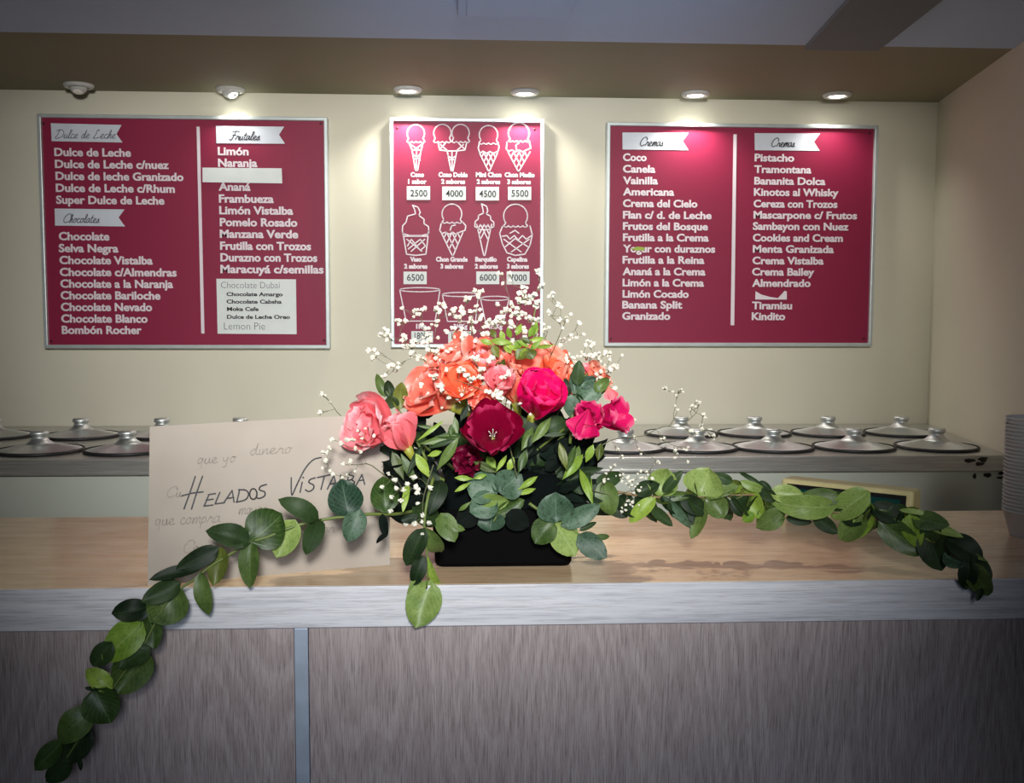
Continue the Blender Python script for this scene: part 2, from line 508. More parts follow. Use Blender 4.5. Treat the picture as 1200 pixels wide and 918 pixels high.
# joined-up script, drawn with strokes: x height 1, list of strokes, advance
SCR = {
 'C': ([[(1.6, 1.7), (1.3, 2.05), (.8, 1.9), (.35, 1.1), (.4, .3), (.8, 0), (1.3, .3)], [(1.6, 1.7), (1.55, 1.35)]], 1.5),
 'r': ([[(0, .1), (.25, .8), (.3, 1.0), (.35, .8), (.6, .85), (.55, .2), (.75, 0)]], .75),
 'e': ([[(0, .2), (.4, .5), (.55, .85), (.35, 1), (.12, .6), (.2, .1), (.5, 0), (.75, .2)]], .75),
 'm': ([[(0, .1), (.15, .9), (.12, 0)], [(.12, 0), (.35, .9), (.5, .9), (.48, 0)], [(.48, 0), (.7, .9), (.88, .9), (.85, .1), (1.05, .05)]], 1.05),
 'a': ([[(.6, .9), (.3, 1), (.05, .5), (.15, 0), (.4, .2), (.62, .9), (.58, .2), (.8, .05)]], .8),
 's': ([[(0, .1), (.35, .95), (.4, .5), (.45, .1), (.2, 0), (.05, .15)], [(.2, 0), (.6, .15)]], .6),
 'F': ([[(.3, 1.9), (.9, 2.05), (1.6, 1.95)], [(.9, 2.0), (.7, .8), (.45, 0), (.1, .1)], [(.45, 1.1), (1.15, 1.15)]], 1.2),
 'u': ([[(0, .2), (.12, .9), (.1, .15), (.3, 0), (.5, .3), (.55, .9)], [(.55, .9), (.55, .15), (.75, .05)]], .75),
 't': ([[(.25, 1.7), (.15, .3), (.3, 0), (.55, .2)], [(0, 1.15), (.5, 1.2)]], .5),
 'l': ([[(0, .1), (.35, 1.2), (.4, 1.9), (.2, 1.8), (.15, .4), (.3, 0), (.5, .2)]], .5),
 'D': ([[(.5, 1.9), (.35, .9), (.1, .05), (.6, 0), (1.3, .5), (1.4, 1.3), (1, 1.9), (.4, 2), (0, 1.7)]], 1.6),
 'c': ([[(.55, .85), (.35, 1), (.08, .6), (.15, .1), (.4, 0), (.65, .2)]], .65),
 'd': ([[(.6, .9), (.3, 1), (.05, .5), (.15, 0), (.4, .2), (.62, 1.9)], [(.62, 1.9), (.58, .2), (.8, .05)]], .8),
 'L': ([[(.8, 1.75), (.65, 2.05), (.45, 1.8), (.4, .9), (.1, .1)], [(.1, .1), (.5, 0), (1.15, .25)]], 1.3),
 'h': ([[(0, .1), (.35, 1.3), (.35, 1.9), (.2, 1.7), (.12, 0)], [(.12, 0), (.4, .95), (.55, .8), (.5, .1), (.75, .05)]], .75),
 'o': ([[(.35, 1), (.08, .6), (.2, .02), (.5, .2), (.55, .8), (.35, 1), (.75, .85)]], .75),
 'q': ([[(.55, .9), (.25, 1), (.05, .5), (.2, .05), (.5, .4), (.58, .9), (.5, -.8)]], .8),
 'y': ([[(0, .9), (.1, .3), (.35, .3), (.55, .9), (.4, -.6), (.1, -.8)]], .75),
 'i': ([[(.1, .9), (.1, .1), (.3, .05)]], .35),
 'n': ([[(.05, .9), (.08, 0)], [(.08, .1), (.35, .9), (.5, .8), (.48, .1), (.65, .05)]], .7),
 'p': ([[(.1, .9), (.0, -.8)], [(.1, .6), (.4, 1), (.55, .6), (.35, .1), (.08, .2)]], .7),
 'v': ([[(0, .9), (.2, .05), (.45, .9)]], .55), ' ': ([], .6)}


def script_paths(s, xl, xr, base, xh, slope=0, slant=.25):
    out = []; x = 0
    for ch in s:
        st, adv = SCR[ch]
        for k in st: out.append([(x + a + slant * b, b) for a, b in k])
        x += adv
    sc = (xr - xl) / x; res = []
    for pth in out:
        q = smooth_path([Vector((xl + a * sc, base - b * xh + (a * sc) * slope, 0)) for a, b in pth], 3)
        res.append([(v.x, v.y) for v in q])
    return res


# ------------------------------------------------------------------ menu boards
YBD = YW - .028                               # face of the boards


def board(label, L, T, RR, B, screws):
    t = thing('menu_board', label, 'menu board', 'menu boards on the back wall')
    a = W(L, (T + B) / 2, YBD).x; b = W(RR, (T + B) / 2, YBD).x
    zt = W((L + RR) / 2, T, YBD).z; zb = W((L + RR) / 2, B, YBD).z
    fw = .0115
    bm = bmesh.new()
    o = [(a, zb), (b, zb), (b, zt), (a, zt)]; i_ = [(a + fw, zb + fw), (b - fw, zb + fw), (b - fw, zt - fw), (a + fw, zt - fw)]
    ys = (YBD - .012, YW - .001)
    vo = [[bm.verts.new((x, y, z)) for x, z in o] for y in ys]; vi = [[bm.verts.new((x, y, z)) for x, z in i_] for y in ys]
    for k in range(4):
        j = (k + 1) % 4
        bm.faces.new((vo[0][k], vo[0][j], vi[0][j], vi[0][k])); bm.faces.new((vo[1][k], vi[1][k], vi[1][j], vo[1][j]))
        bm.faces.new((vo[0][k], vo[1][k], vo[1][j], vo[0][j])); bm.faces.new((vi[0][k], vi[0][j], vi[1][j], vi[1][k]))
    bmesh.ops.recalc_face_normals(bm, faces=bm.faces); bevel(bm, .0022)
    link('frame', bm_me(bm), MALU, t, label='thin aluminium frame')
    link('panel', boxme(a + fw * .8, b - fw * .8, YBD, YW - .004, zb + fw * .8, zt - fw * .8), MBOARD, t, label='crimson printed panel')
    sm = lathe([(.004, 0), (.0038, .0015), (.002, .0026), (.0005, .0028)], 10)
    for px, py in screws:
        p = W(px, py, YBD); s = link('screw', sm, MSCREW, t); s.location = p; s.rotation_euler = (R(90), 0, 0)
    return t


def quad_part(name, t, pts, mat, off, th=.0006, label=None):
    """flat sticker or strip from pixel corners (any polygon), with its own thickness"""
    bm = bmesh.new(); Y = YBD - off
    v = [bm.verts.new(W(x, y, Y)) for x, y in pts]; f = bm.faces.new(v)
    r = bmesh.ops.extrude_face_region(bm, geom=[f])
    for e in r['geom']:
        if isinstance(e, bmesh.types.BMVert): e.co.y += th
    return link(name, bm_me(bm), mat, t, label=label)


YT = YBD - .0008
# left board
bl = board('crimson menu board on the left listing milk caramel, chocolate and fruit flavours', 49, 136, 385.5, 408.5, [(51, 145), (380, 399), (60, 400), (376, 145)])
cv1 = lambda x, y: (x / 2.857, 100 + y / 2.857)
for s, xa, xb, yb in [('Dulce de Leche', 182, 438, 236), ('Dulce de Leche c/nuez', 184, 565, 276), ('Dulce de leche Granizado', 186, 614, 316), ('Dulce de Leche c/Rhum', 187, 585, 356), ('Super Dulce de Leche', 188, 550, 396),
                      ('Chocolate', 197, 366, 518), ('Selva Negra', 197, 396, 558), ('Chocolate Vistalba', 199, 511, 598), ('Chocolate c/Almendras', 200, 591, 638), ('Chocolate a la Naranja', 202, 579, 677),
                      ('Chocolate Bariloche', 203, 537, 716), ('Chocolate Nevado', 204, 509, 755), ('Chocolate Blanco', 205, 494, 794), ('Bombón Rocher', 207, 474, 832),
                      ('Limón', 729, 832, 233), ('Naranja', 730, 861, 272), ('Ananá', 732, 838, 352), ('Frambueza', 733, 916, 392), ('Limón Vistalba', 734, 981, 431), ('Pomelo Rosado', 736, 995, 471),
                      ('Manzana Verde', 736, 998, 510), ('Frutilla con Trozos', 737, 1041, 550), ('Durazno con Trozos', 738, 1062, 589), ('Maracuyá c/semillas', 738, 1083, 628)]:
    (xl, y), (xr, _) = cv1(xa, yb), cv1(xb, yb); put_text(s, xl, xr, y, 9.6, YT, MPRINT, bl)


def banner(t, pts, txt, xl, xr, base, xh, ink, w=.8):
    b = quad_part('heading_banner', t, pts, MBANNER, .0016)
    link('lettering', ribbon(script_paths(txt, xl, xr, base, xh, .004), w, YBD - .0024), ink, b)


banner(bl, [(59.5, 144.5), (142.5, 146.5), (136.5, 157), (143.5, 167), (60.5, 165.5)], 'Dulce de Leche', 64, 135, 162, 5, MINK2)
banner(bl, [(64, 244.5), (146, 245.5), (139, 255), (146.5, 265.5), (64.5, 264.5)], 'Chocolates', 72, 116, 261, 5, MINK2, 1)
banner(bl, [(253, 147.5), (333, 148.5), (327, 158), (334, 168.5), (253.5, 168)], 'Frutales', 268, 304, 164, 5, MINK, 1)
quad_part('divider_line', bl, [(230.3, 148.5), (234, 148.5), (239.6, 391), (235.8, 391)], MPRINT, .0014)
quad_part('paper_strip', bl, [(237.2, 196.5), (330, 197.3), (330.8, 215), (237.4, 213.5)], MPAPER, .0036, .0012, 'blank white strip covering one flavour')
nt = quad_part('paper_note', bl, [(253.6, 326.8), (346.8, 327.5), (347.6, 391.8), (255, 391.2)], MPAPER, .0026, .001, 'small white sheet with handwritten flavours')
for s, xl, xr, yb, cap, bo, ink in [('Chocolate Dubai', 259, 327.7, 337.8, 8, -.012, MINK2), ('Chocolate Amargo', 265.4, 331.3, 347, 4.6, .03, MINK), ('Chocolate Cabsha', 265.4, 330, 355.7, 4.6, .03, MINK),
                                   ('Moka Cafe', 266, 303, 364.4, 4.6, .03, MINK), ('Dulce de Leche Oreo', 266, 339.8, 373.6, 4.6, .03, MINK), ('Lemon Pie', 262.6, 310.7, 386.4, 9, -.012, MINK2)]:
    put_text(s, xl, xr, yb, cap, YBD - .0032, ink, nt, bold=bo)
# right board
br = board('crimson menu board on the right listing two columns of cream flavours', 709.5, 145.5, 1024.5, 406, [(714, 152), (1019, 156), (716, 397), (1012, 397)])
cv2 = lambda x, y: (690 + x / 2.353, 100 + y / 2.353)
for s, xa, xb, yb in [('Coco', 94, 159, 208), ('Canela', 94, 183, 240), ('Vainilla', 94, 190, 272), ('Americana', 94, 235, 303), ('Crema del Cielo', 94, 299, 335), ('Flan c/ d. de Leche', 94, 338, 367), ('Frutos del Bosque', 94, 328, 398),
                      ('Frutilla a la Crema', 94, 330, 429), ('Yogur con duraznos', 94, 348, 460), ('Frutilla a la Reina', 93, 318, 491), ('Ananá a la Crema', 93, 321, 523), ('Limón a la Crema', 93, 317, 554), ('Limón Cocado', 93, 275, 585),
                      ('Banana Split', 92, 257, 615), ('Granizado', 92, 224, 646), ('Pistacho', 457, 566, 209), ('Tramontana', 456, 613, 241), ('Bananita Dolca', 456, 652, 273), ('Kinotos al Whisky', 455, 688, 304),
                      ('Cereza con Trozos', 454, 685, 336), ('Mascarpone c/ Frutos', 454, 739, 367), ('Sambayon con Nuez', 452, 716, 398), ('Cookies and Cream', 452, 700, 430), ('Menta Granizada', 452, 675, 461),
                      ('Crema Vistalba', 451, 647, 493), ('Crema Bailey', 450, 621, 524), ('Almendrado', 450, 611, 555), ('Tiramisu', 450, 560, 617), ('Kindito', 449, 541, 647)]:
    (xl, y), (xr, _) = cv2(xa, yb), cv2(xb, yb); put_text(s, xl, xr, y, 8.9, YT, MPRINT, br)
banner(br, [cv2(93, 130), cv2(275, 131), cv2(259, 154), cv2(275, 179), cv2(93, 177)], 'Cremas', 748, 777, 171, 5, MINK, 1)
banner(br, [cv2(457, 132), cv2(638, 133), cv2(621, 156), cv2(637, 181), cv2(458, 179)], 'Cremas', 902, 931, 172, 5, MINK, 1)
quad_part('divider_line', br, [cv2(399, 135), cv2(408, 135), cv2(401, 662), cv2(391, 662)], MPRINT, .0014)
quad_part('torn_label', br, [cv2(459, 591), cv2(460, 568), cv2(475, 577), cv2(500, 584), cv2(522, 587), cv2(540, 567), cv2(546, 569), cv2(546, 591)], MPRINT, .0012, .0005, 'torn remains of a white label')
p = W(748, 291.5, YBD - .0012); vs, fs = blob(p.x, p.z, p.y, .028, .007, 3)
link('stain', me_from(vs, fs), MGREEN, br, label='small yellow green stain')
# middle board with prices
bmid = board('narrow crimson price board in the middle with drawn cones and cups', 457.5, 139, 637, 407.5, [(465.5, 150), (626.5, 151.5)])
ca = lambda x, y: (440 + x / 5.714, 130 + y / 5.714)
cb = lambda x, y: (440 + x / 5.714, 270 + y / 5.714)


def scoop(cx, cy, r, w0, w1, yb, n=4, amp=7, a0=-35, a1=215):
    """ball outline with a wavy dripping lower edge"""
    top = arc(cx, cy, r, r, a0, a1, 22)
    wave = []
    for k in range(n * 4 + 1):
        t = k / (n * 4); wave.append((w0 + (w1 - w0) * t, yb + amp * abs(sin(pi * n * t)) * (1 if 0 < t < 1 else 0)))
    return [top, [top[-1]] + wave + [top[0]]]


def cone(xa, xb, yt, xm, yb, n=2):
    P = [[(xa, yt), (xm - 4, yb), (xm + 4, yb), (xb, yt)]]
    for k in range(1, n + 1):
        t = k / (n + 1)
        xl = xa + (xb - xa) * t
        # diagonals clipped to the V
        def hit(x, y, dx, dy, side):
            ex, ey = (xa, yt) if side < 0 else (xb, yt); fx, fy = xm, yb
            den = dx * (fy - ey) - dy * (fx - ex)
            s_ = ((ex - x) * (fy - ey) - (ey - y) * (fx - ex)) / den
            return (x + dx * s_, y + dy * s_)
        P.append([(xl, yt), hit(xl, yt, -.5, 1, -1)]); P.append([(xl, yt), hit(xl, yt, .5, 1, 1)])
    return P


def draw(paths, f, w=8):
    return link('cone_drawing', ribbon([[f(*p) for p in q] for q in paths], w / 5.714, YT), MPRINT, bmid)


def cup(xa, xb, yt, xc, xd, yb):
    m_ = (xa + xb) / 2
    return [arc(m_, yt, (xb - xa) / 2, 14, 0, 360, 24), [(xa, yt), (xc, yb), (xd, yb), (xb, yt)]]


draw(scoop(270, 150, 58, 212, 330, 205, 4, 8) + [[(225, 215), (245, 262), (305, 262), (320, 210)], [(245, 262), (268, 400), (282, 400), (305, 262)], [(275, 265), (272, 395)], [(250, 290), (300, 330)], [(300, 290), (254, 330)], [(235, 225), (290, 262)], [(310, 225), (260, 262)]], ca)
draw(scoop(448, 148, 58, 390, 505, 205, 4, 8) + scoop(570, 148, 58, 512, 630, 205, 4, 8) + [[(420, 215), (430, 262), (480, 268), (545, 268), (600, 262), (610, 215)], [(480, 268), (507, 402), (519, 402), (545, 268)], [(512, 270), (513, 400)], [(435, 225), (480, 265)], [(470, 215), (430, 258)], [(590, 225), (545, 265)], [(555, 215), (600, 258)], [(485, 300), (535, 335)], [(540, 300), (490, 335)]], ca)
draw(scoop(757, 160, 62, 692, 822, 215, 4, 8) + [[(695, 215), (688, 250), (700, 285), (720, 270), (745, 285), (765, 272), (790, 285), (822, 268), (828, 240), (820, 215)]] + cone(695, 818, 280, 760, 402, 3), ca)
draw(scoop(960, 150, 70, 890, 1030, 200, 5, 8, -35, 215) + [[(880, 210), (876, 255), (890, 270), (915, 262), (938, 275), (960, 262), (985, 275), (1010, 262), (1040, 250), (1030, 205)], [(945, 262), (940, 230), (960, 215)]] + cone(888, 1035, 275, 958, 402, 3), ca)
draw([[(268, 690), (262, 660), (248, 632), (285, 645), (300, 680), (290, 700)], [(268, 690), (215, 705), (205, 745), (182, 770), (180, 810), (190, 825)], [(290, 700), (325, 725), (325, 755), (355, 775), (358, 815), (350, 825)], [(190, 825), (230, 835), (310, 835), (350, 825)]], ca)
draw([[(182, 10), (188, 40), (345, 40), (358, 5)], [(188, 40), (208, 160), (270, 168), (338, 160), (352, 40)], [(210, 60), (310, 140)], [(330, 60), (240, 140)], [(215, 105), (240, 60), (300, 135), (335, 105), (300, 60), (220, 125)]], cb)
draw(scoop(512, 690, 66, 446, 580, 745, 4, 8) + [[(440, 755), (430, 800), (445, 822), (470, 812), (495, 828), (515, 812), (540, 828), (565, 812), (600, 800), (605, 770), (585, 745)], [(500, 800), (510, 770), (535, 765)]], ca)
draw(cone(440, 585, 15, 517, 168, 3), cb)
draw([[(722, 685), (720, 660), (710, 622), (745, 640), (752, 670), (742, 690)], [(722, 685), (690, 700), (688, 725), (668, 740), (665, 775), (682, 785)], [(742, 690), (770, 705), (772, 730), (792, 745), (792, 775), (775, 785)], [(682, 785), (700, 795), (760, 795), (775, 785)]], ca)
draw(cone(678, 778, -40, 729, 168, 3), cb)
draw(scoop(938, 705, 80, 858, 1018, 770, 5, 9), ca)
draw([[(850, -25), (832, 20), (850, 90), (880, 150), (935, 168), (1000, 160), (1035, 100), (1050, 30), (1035, -30)], [(850, 40), (880, 35), (900, 60), (930, 35), (955, 65), (985, 35), (1010, 60), (1045, 35)], [(860, 60), (975, 145)], [(1030, 60), (910, 145)], [(870, 110), (935, 55), (1020, 110)], [(900, 20), (935, 0), (960, 20)]], cb)
for c_ in (cup(162, 432, 398, 205, 400, 608), cup(448, 690, 430, 482, 670, 610), cup(703, 895, 456, 735, 860, 606)): link('cup_drawing', ribbon([[cb(*p) for p in q] for q in c_], 7 / 5.714, YT), MPRINT, bmid)
for s, xa, xb, yb, f in [('Cono', 235, 325, 441, ca), ('1 sabor', 218, 342, 487, ca), ('Cono Doble', 422, 617, 441, ca), ('2 sabores', 440, 600, 487, ca), ('Mini Chon', 672, 843, 441, ca), ('2 sabores', 678, 835, 488, ca),
                         ('Chon Medio', 865, 1065, 442, ca), ('3 sabores', 882, 1040, 489, ca), ('Vaso', 232, 308, 208, cb), ('2 sabores', 192, 347, 255, cb), ('Chon Grande', 405, 617, 208, cb), ('3 sabores', 435, 588, 255, cb),
                         ('Barquillo', 668, 812, 208, cb), ('2 sabores', 665, 820, 255, cb), ('Capelina', 880, 1018, 208, cb), ('3 sabores', 880, 1027, 255, cb), ('1Kg', 272, 338, 658, cb), ('3/4Kg', 522, 615, 658, cb), ('1/2Kg', 760, 850, 658, cb)]:
    (xl, y), (xr, _) = f(xa, yb), f(xb, yb); put_text(s, xl, xr, y, 5.4, YT, MPRINT, bmid, bold=.05)
for s, xa, ya, xb, yb, f in [('2500', 210, 505, 366, 596, ca), ('4000', 447, 507, 605, 598, ca), ('4500', 671, 509, 827, 600, ca), ('5500', 887, 508, 1043, 597, ca), ('6500', 188, 277, 343, 361, cb), ('6000', 675, 276, 829, 361, cb), ('7000', 878, 276, 1032, 363, cb),
                             ('18000', 240, 676, 385, 752, cb), ('14000', 487, 676, 640, 752, cb)]:
    tg = quad_part('price_tag', bmid, [f(xa, ya), f(xb, ya), f(xb, yb), f(xa, yb)], MPAPER, .0022, .0012)
    m_ = xb - xa; (xl, y), (xr, _) = f(xa + m_ * .15, yb - 24), f(xa + m_ * .88, yb - 24); put_text(s, xl, xr, y, 8, YBD - .0028, MINK, tg, bold=.01)

# ------------------------------------------------------------------ card with handwriting
cr4 = lambda x, y: (150 + x / 3.06, 420 + y / 3.06)
BL = H(173, 686.5, ZC); BR = H(457, 662, ZC)
BL.y = max(BL.y, YF + .003)
TL = W(175.5, 500, BL.y + .035); TR = W(456, 485, BR.y + .035)
nrm = (BR - BL).cross(TL - BL).normalized()
if nrm.y > 0: nrm = -nrm
MSHEET = M('beige_translucent_sheet', .6); _v = MSHEET.coords(); MSHEET.color(MSHEET.ramp(MSHEET.noise(_v, 9, 4), [(.3, (174, 163, 150)), (.7, (188, 178, 166))])); MSHEET.translucent(.25); MSHEET = MSHEET.m
verts, faces = [], []
NU, NV = 16, 10
for side in (0, 1):
    for j in range(NV + 1):
        for i in range(NU + 1):
            u, v = i / NU, j / NV
            p = (BL * (1 - u) + BR * u) * (1 - v) + (TL * (1 - u) + TR * u) * v
            p = p + Vector((0, 1, 0)) * (.004 * sin(pi * u) * v + side * .0006)
            verts.append(p)
n1 = (NU + 1) * (NV + 1)
for j in range(NV):
    for i in range(NU):
        a = j * (NU + 1) + i; q = (a, a + 1, a + NU + 2, a + NU + 1)
        faces.append(q); faces.append(tuple(n1 + k for k in reversed(q)))
edge = [i for i in range(NU + 1)] + [j * (NU + 1) + NU for j in range(1, NV + 1)] + [NV * (NU + 1) + i for i in range(NU - 1, -1, -1)] + [j * (NU + 1) for j in range(NV - 1, 0, -1)]
for k in range(len(edge)):
    a, b = edge[k], edge[(k + 1) % len(edge)]; faces.append((b, a, n1 + a, n1 + b))
sheet = thing('paper_sign', 'beige sheet with a handwritten shop name standing on the counter left of the flowers', 'sign')
link('sheet', me_from(verts, faces), MSHEET, sheet, smooth=False)


def on_sheet(q, off=.0012):
    d = ray(q.x, q.y); s_ = (BL - CAM).dot(nrm) / d.dot(nrm); p = CAM + d * s_
    v = (p.z - BL.z) / (TL.z - BL.z); u = min(1, max(0, (p.x - BL.x) / (BR.x - BL.x)))
    return p + Vector((0, 1, 0)) * (.004 * sin(pi * u) * v) + nrm * off


strokes = [[(240, 425), (222, 480), (200, 541)], [(266, 424), (246, 480), (227, 541)], [(192, 494), (230, 484), (268, 480)],
           [(289, 490), (272, 531)], [(287, 490), (312, 486)], [(279, 510), (304, 506)], [(271, 531), (304, 527)], [(328, 482), (311, 523), (344, 519)],
           [(342, 520), (372, 475), (379, 517)], [(353, 504), (378, 500)], [(399, 472), (389, 516)], [(395, 473), (420, 474), (431, 488), (420, 508), (387, 517)],
           arc(448, 488, 13, 19, 0, 360, 14), [(495, 454), (474, 461), (470, 473), (489, 481), (487, 496), (468, 504), (459, 499)],
           [(584, 430), (586, 491), (604, 455), (632, 400), (662, 366), (692, 357)], [(623, 446), (616, 482)], [(626, 428), (628, 430)],
           [(670, 430), (652, 436), (648, 447), (664, 456), (663, 470), (648, 479), (635, 473)], [(678, 429), (724, 419)], [(703, 424), (691, 471)],
           [(714, 470), (737, 422), (748, 466)], [(722, 453), (744, 449)], [(762, 420), (756, 460), (775, 458)],
           [(790, 418), (783, 458)], [(790, 418), (808, 424), (800, 436), (787, 438)], [(800, 436), (812, 446), (798, 458), (783, 458)], [(818, 455), (838, 418), (848, 453)], [(826, 440), (845, 437)]]
for s_ in strokes:
    sm = smooth_path([Vector((*cr4(*p), 0)) for p in s_], 4) if len(s_) > 3 else [Vector((*cr4(*p), 0)) for p in s_]
    link('pen_stroke', ribbon([[(v.x, v.y) for v in sm]], 1.7, conv=on_sheet), MINK, sheet)
MGHOST = M('faint_show_through_ink', .7).color((154, 145, 134)).m
for s_, xl, xr, yb, xh in [('que yo', 246, 385, 380, 20), ('dinero', 435, 585, 348, 20), ('Su', 130, 190, 500, 18), ('que compra', 95, 330, 600, 22), ('mayor', 395, 500, 560, 20), ('Comp', 190, 300, 700, 22), ('amor', 640, 740, 630, 20)]:
    (a, y), (b, _) = cr4(xl, yb), cr4(xr, yb)
    link('faint_writing', ribbon(script_paths(s_.replace('S', 'C'), a, b, y, xh / 3.06, -.05, .1), 1.1, conv=lambda q: on_sheet(q, .0009)), MGHOST, sheet)

# ------------------------------------------------------------------ electronic scale display behind the garland
ya = YB - .035
sa, sb = W(925, 560, 1.905), W(1081, 578, 1.75)
zt = W(1081, 577, 1.75).z
ds = thing('desk_display', 'cream plastic display unit with a dark green screen at the back of the counter', 'display')
mid = Vector(((sa.x + sb.x) / 2, (sa.y + sb.y) / 2, 0)); ex = Vector((sb.x - sa.x, sb.y - sa.y, 0)); hw = ex.length / 2; ang = math.atan2(ex.y, ex.x)
ds.location = (mid.x, mid.y + .02, ZC + .0002); ds.rotation_euler = (0, 0, ang)
hh = zt - ZC
bm = bmesh.new(); hexa(bm, [(-hw, -.030, 0), (hw, -.030, 0), (hw, .030, 0), (-hw, .030, 0), (-hw, -.022, hh), (hw, -.022, hh), (hw, .026, hh), (-hw, .026, hh)]); bevel(bm, .006, 3)
link('housing', bm_me(bm), MCREAM, ds)
bm = bmesh.new(); yy = lambda z: -.030 + .008 * z / hh
for nm, m_, ix, z0, z1, o in (('bezel', MBEZ, .012, .008, hh - .0085, .0010), ('screen', MLCD, .022, .012, hh - .016, .0018)):
    bm = bmesh.new(); hexa(bm, [(-hw + ix, yy(z0) - o, z0), (hw - ix, yy(z0) - o, z0), (hw - ix, yy(z0) + .003, z0), (-hw + ix, yy(z0) + .003, z0),
                                (-hw + ix, yy(z1) - o, z1), (hw - ix, yy(z1) - o, z1), (hw - ix, yy(z1) + .003, z1), (-hw + ix, yy(z1) + .003, z1)])
    link(nm, bm_me(bm), m_, ds)

# ------------------------------------------------------------------ stack of plastic cups at the right edge
pcup = W(1211, 600, YB - .22)
ZT = W(1211, 487, YB - .22).z
rc = pcup.x - W(1178, 600, YB - .22).x
cupm = lathe([(rc * .72, 0), (rc * .95, .041), (rc * 1.0, .0425), (rc * 1.0, .0445), (rc * .93, .0445), (rc * .70, .002)], 28, False); cupm.materials.append(MCUP)
for p in cupm.polygons: p.use_smooth = True
n = int((ZT - ZC - .044) / .0062)
for k in range(n + 1):
    top = k == n
    o = link('plastic_cup', cupm, None, None, 'topmost white plastic cup of the stack at the right edge' if top else 'white plastic cup nested in the tall stack at the right edge', 'cup', 'white plastic cups stacked at the right edge')
    o.location = (pcup.x, pcup.y, ZC + .0003 + k * .0062)

# ------------------------------------------------------------------ plant materials


def leaf_mat(name, dark, light, vein, mottling=.5, waxy=.45, trans=.18, spec=.4):
    m = M(name, waxy); m.p.inputs['Specular IOR Level'].default_value = spec
    uv = m.add('ShaderNodeUVMap'); sp = m.add('ShaderNodeSeparateXYZ'); m.l(uv.outputs[0], sp.inputs[0])
    au = m.math('ABSOLUTE', m.math('SUBTRACT', sp.outputs[0], .5))
    rib = m.math('LESS_THAN', au, .018)
    w_ = m.math('SINE', m.math('MULTIPLY', m.math('SUBTRACT', sp.outputs[1], m.math('MULTIPLY', au, .9)), 46))
    side = m.math('MULTIPLY', m.math('GREATER_THAN', w_, .93), .25)
    vn = m.math('MAXIMUM', m.math('MULTIPLY', rib, .4), side)
    oi = m.add('ShaderNodeObjectInfo')
    off = m.add('ShaderNodeVectorMath', operation='ADD'); v = m.coords()
    m.l(v, off.inputs[0]); m.l(oi.outputs['Random'], off.inputs[1])
    n1 = m.noise(off.outputs[0], 60, 5, .65); n2 = m.noise(off.outputs[0], 260, 3)
    f = m.math('ADD', m.math('MULTIPLY', n1, .7), m.math('ADD', m.math('MULTIPLY', oi.outputs['Random'], .45), -.1))
    base = m.ramp(f, [(.28, dark), (.72, light)])
    spot = m.ramp(n2, [(.36, (150, 160, 130)), (.47, (255, 255, 255))])
    base = m.mix(mottling, base, spot, 'MULTIPLY')
    col = m.mix(vn, base, lin(vein))
    m.color(col); m.bump(n1, .25, .001)
    m.translucent(trans)
    return m.m


LM = {'dark': leaf_mat('leaf_dark_green', (18, 34, 16), (48, 70, 34), (60, 86, 48), .3, .55, .12, .28),
      'mid': leaf_mat('leaf_mid_green', (48, 72, 28), (98, 120, 58), (110, 140, 90), .35),
      'lime': leaf_mat('leaf_yellow_green', (98, 134, 36), (150, 176, 70), (160, 180, 110), .35),
      'pale': leaf_mat('leaf_pale_green', (116, 142, 68), (166, 186, 108), (176, 194, 136), .3),
      'dusty': leaf_mat('leaf_blue_green', (38, 64, 48), (84, 112, 88), (106, 134, 108), .7, .5),
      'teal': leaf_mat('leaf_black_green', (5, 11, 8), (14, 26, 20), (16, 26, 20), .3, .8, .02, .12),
      'olive': leaf_mat('leaf_olive', (60, 76, 28), (112, 120, 50), (130, 140, 70), .3)}
MSTEM = plain('green_stem', (96, 112, 52), .5)
MSTEMB = plain('brown_stem', (120, 98, 62), .55)
MGSTEM = plain('thin_grey_stem', (84, 86, 56), .6)
MCALYX = plain('yellow_green_calyx', (142, 144, 52), .5)
MGYP = M('white_blossom', .6).color((236, 234, 218)); MGYP.translucent(.2); MGYP = MGYP.m


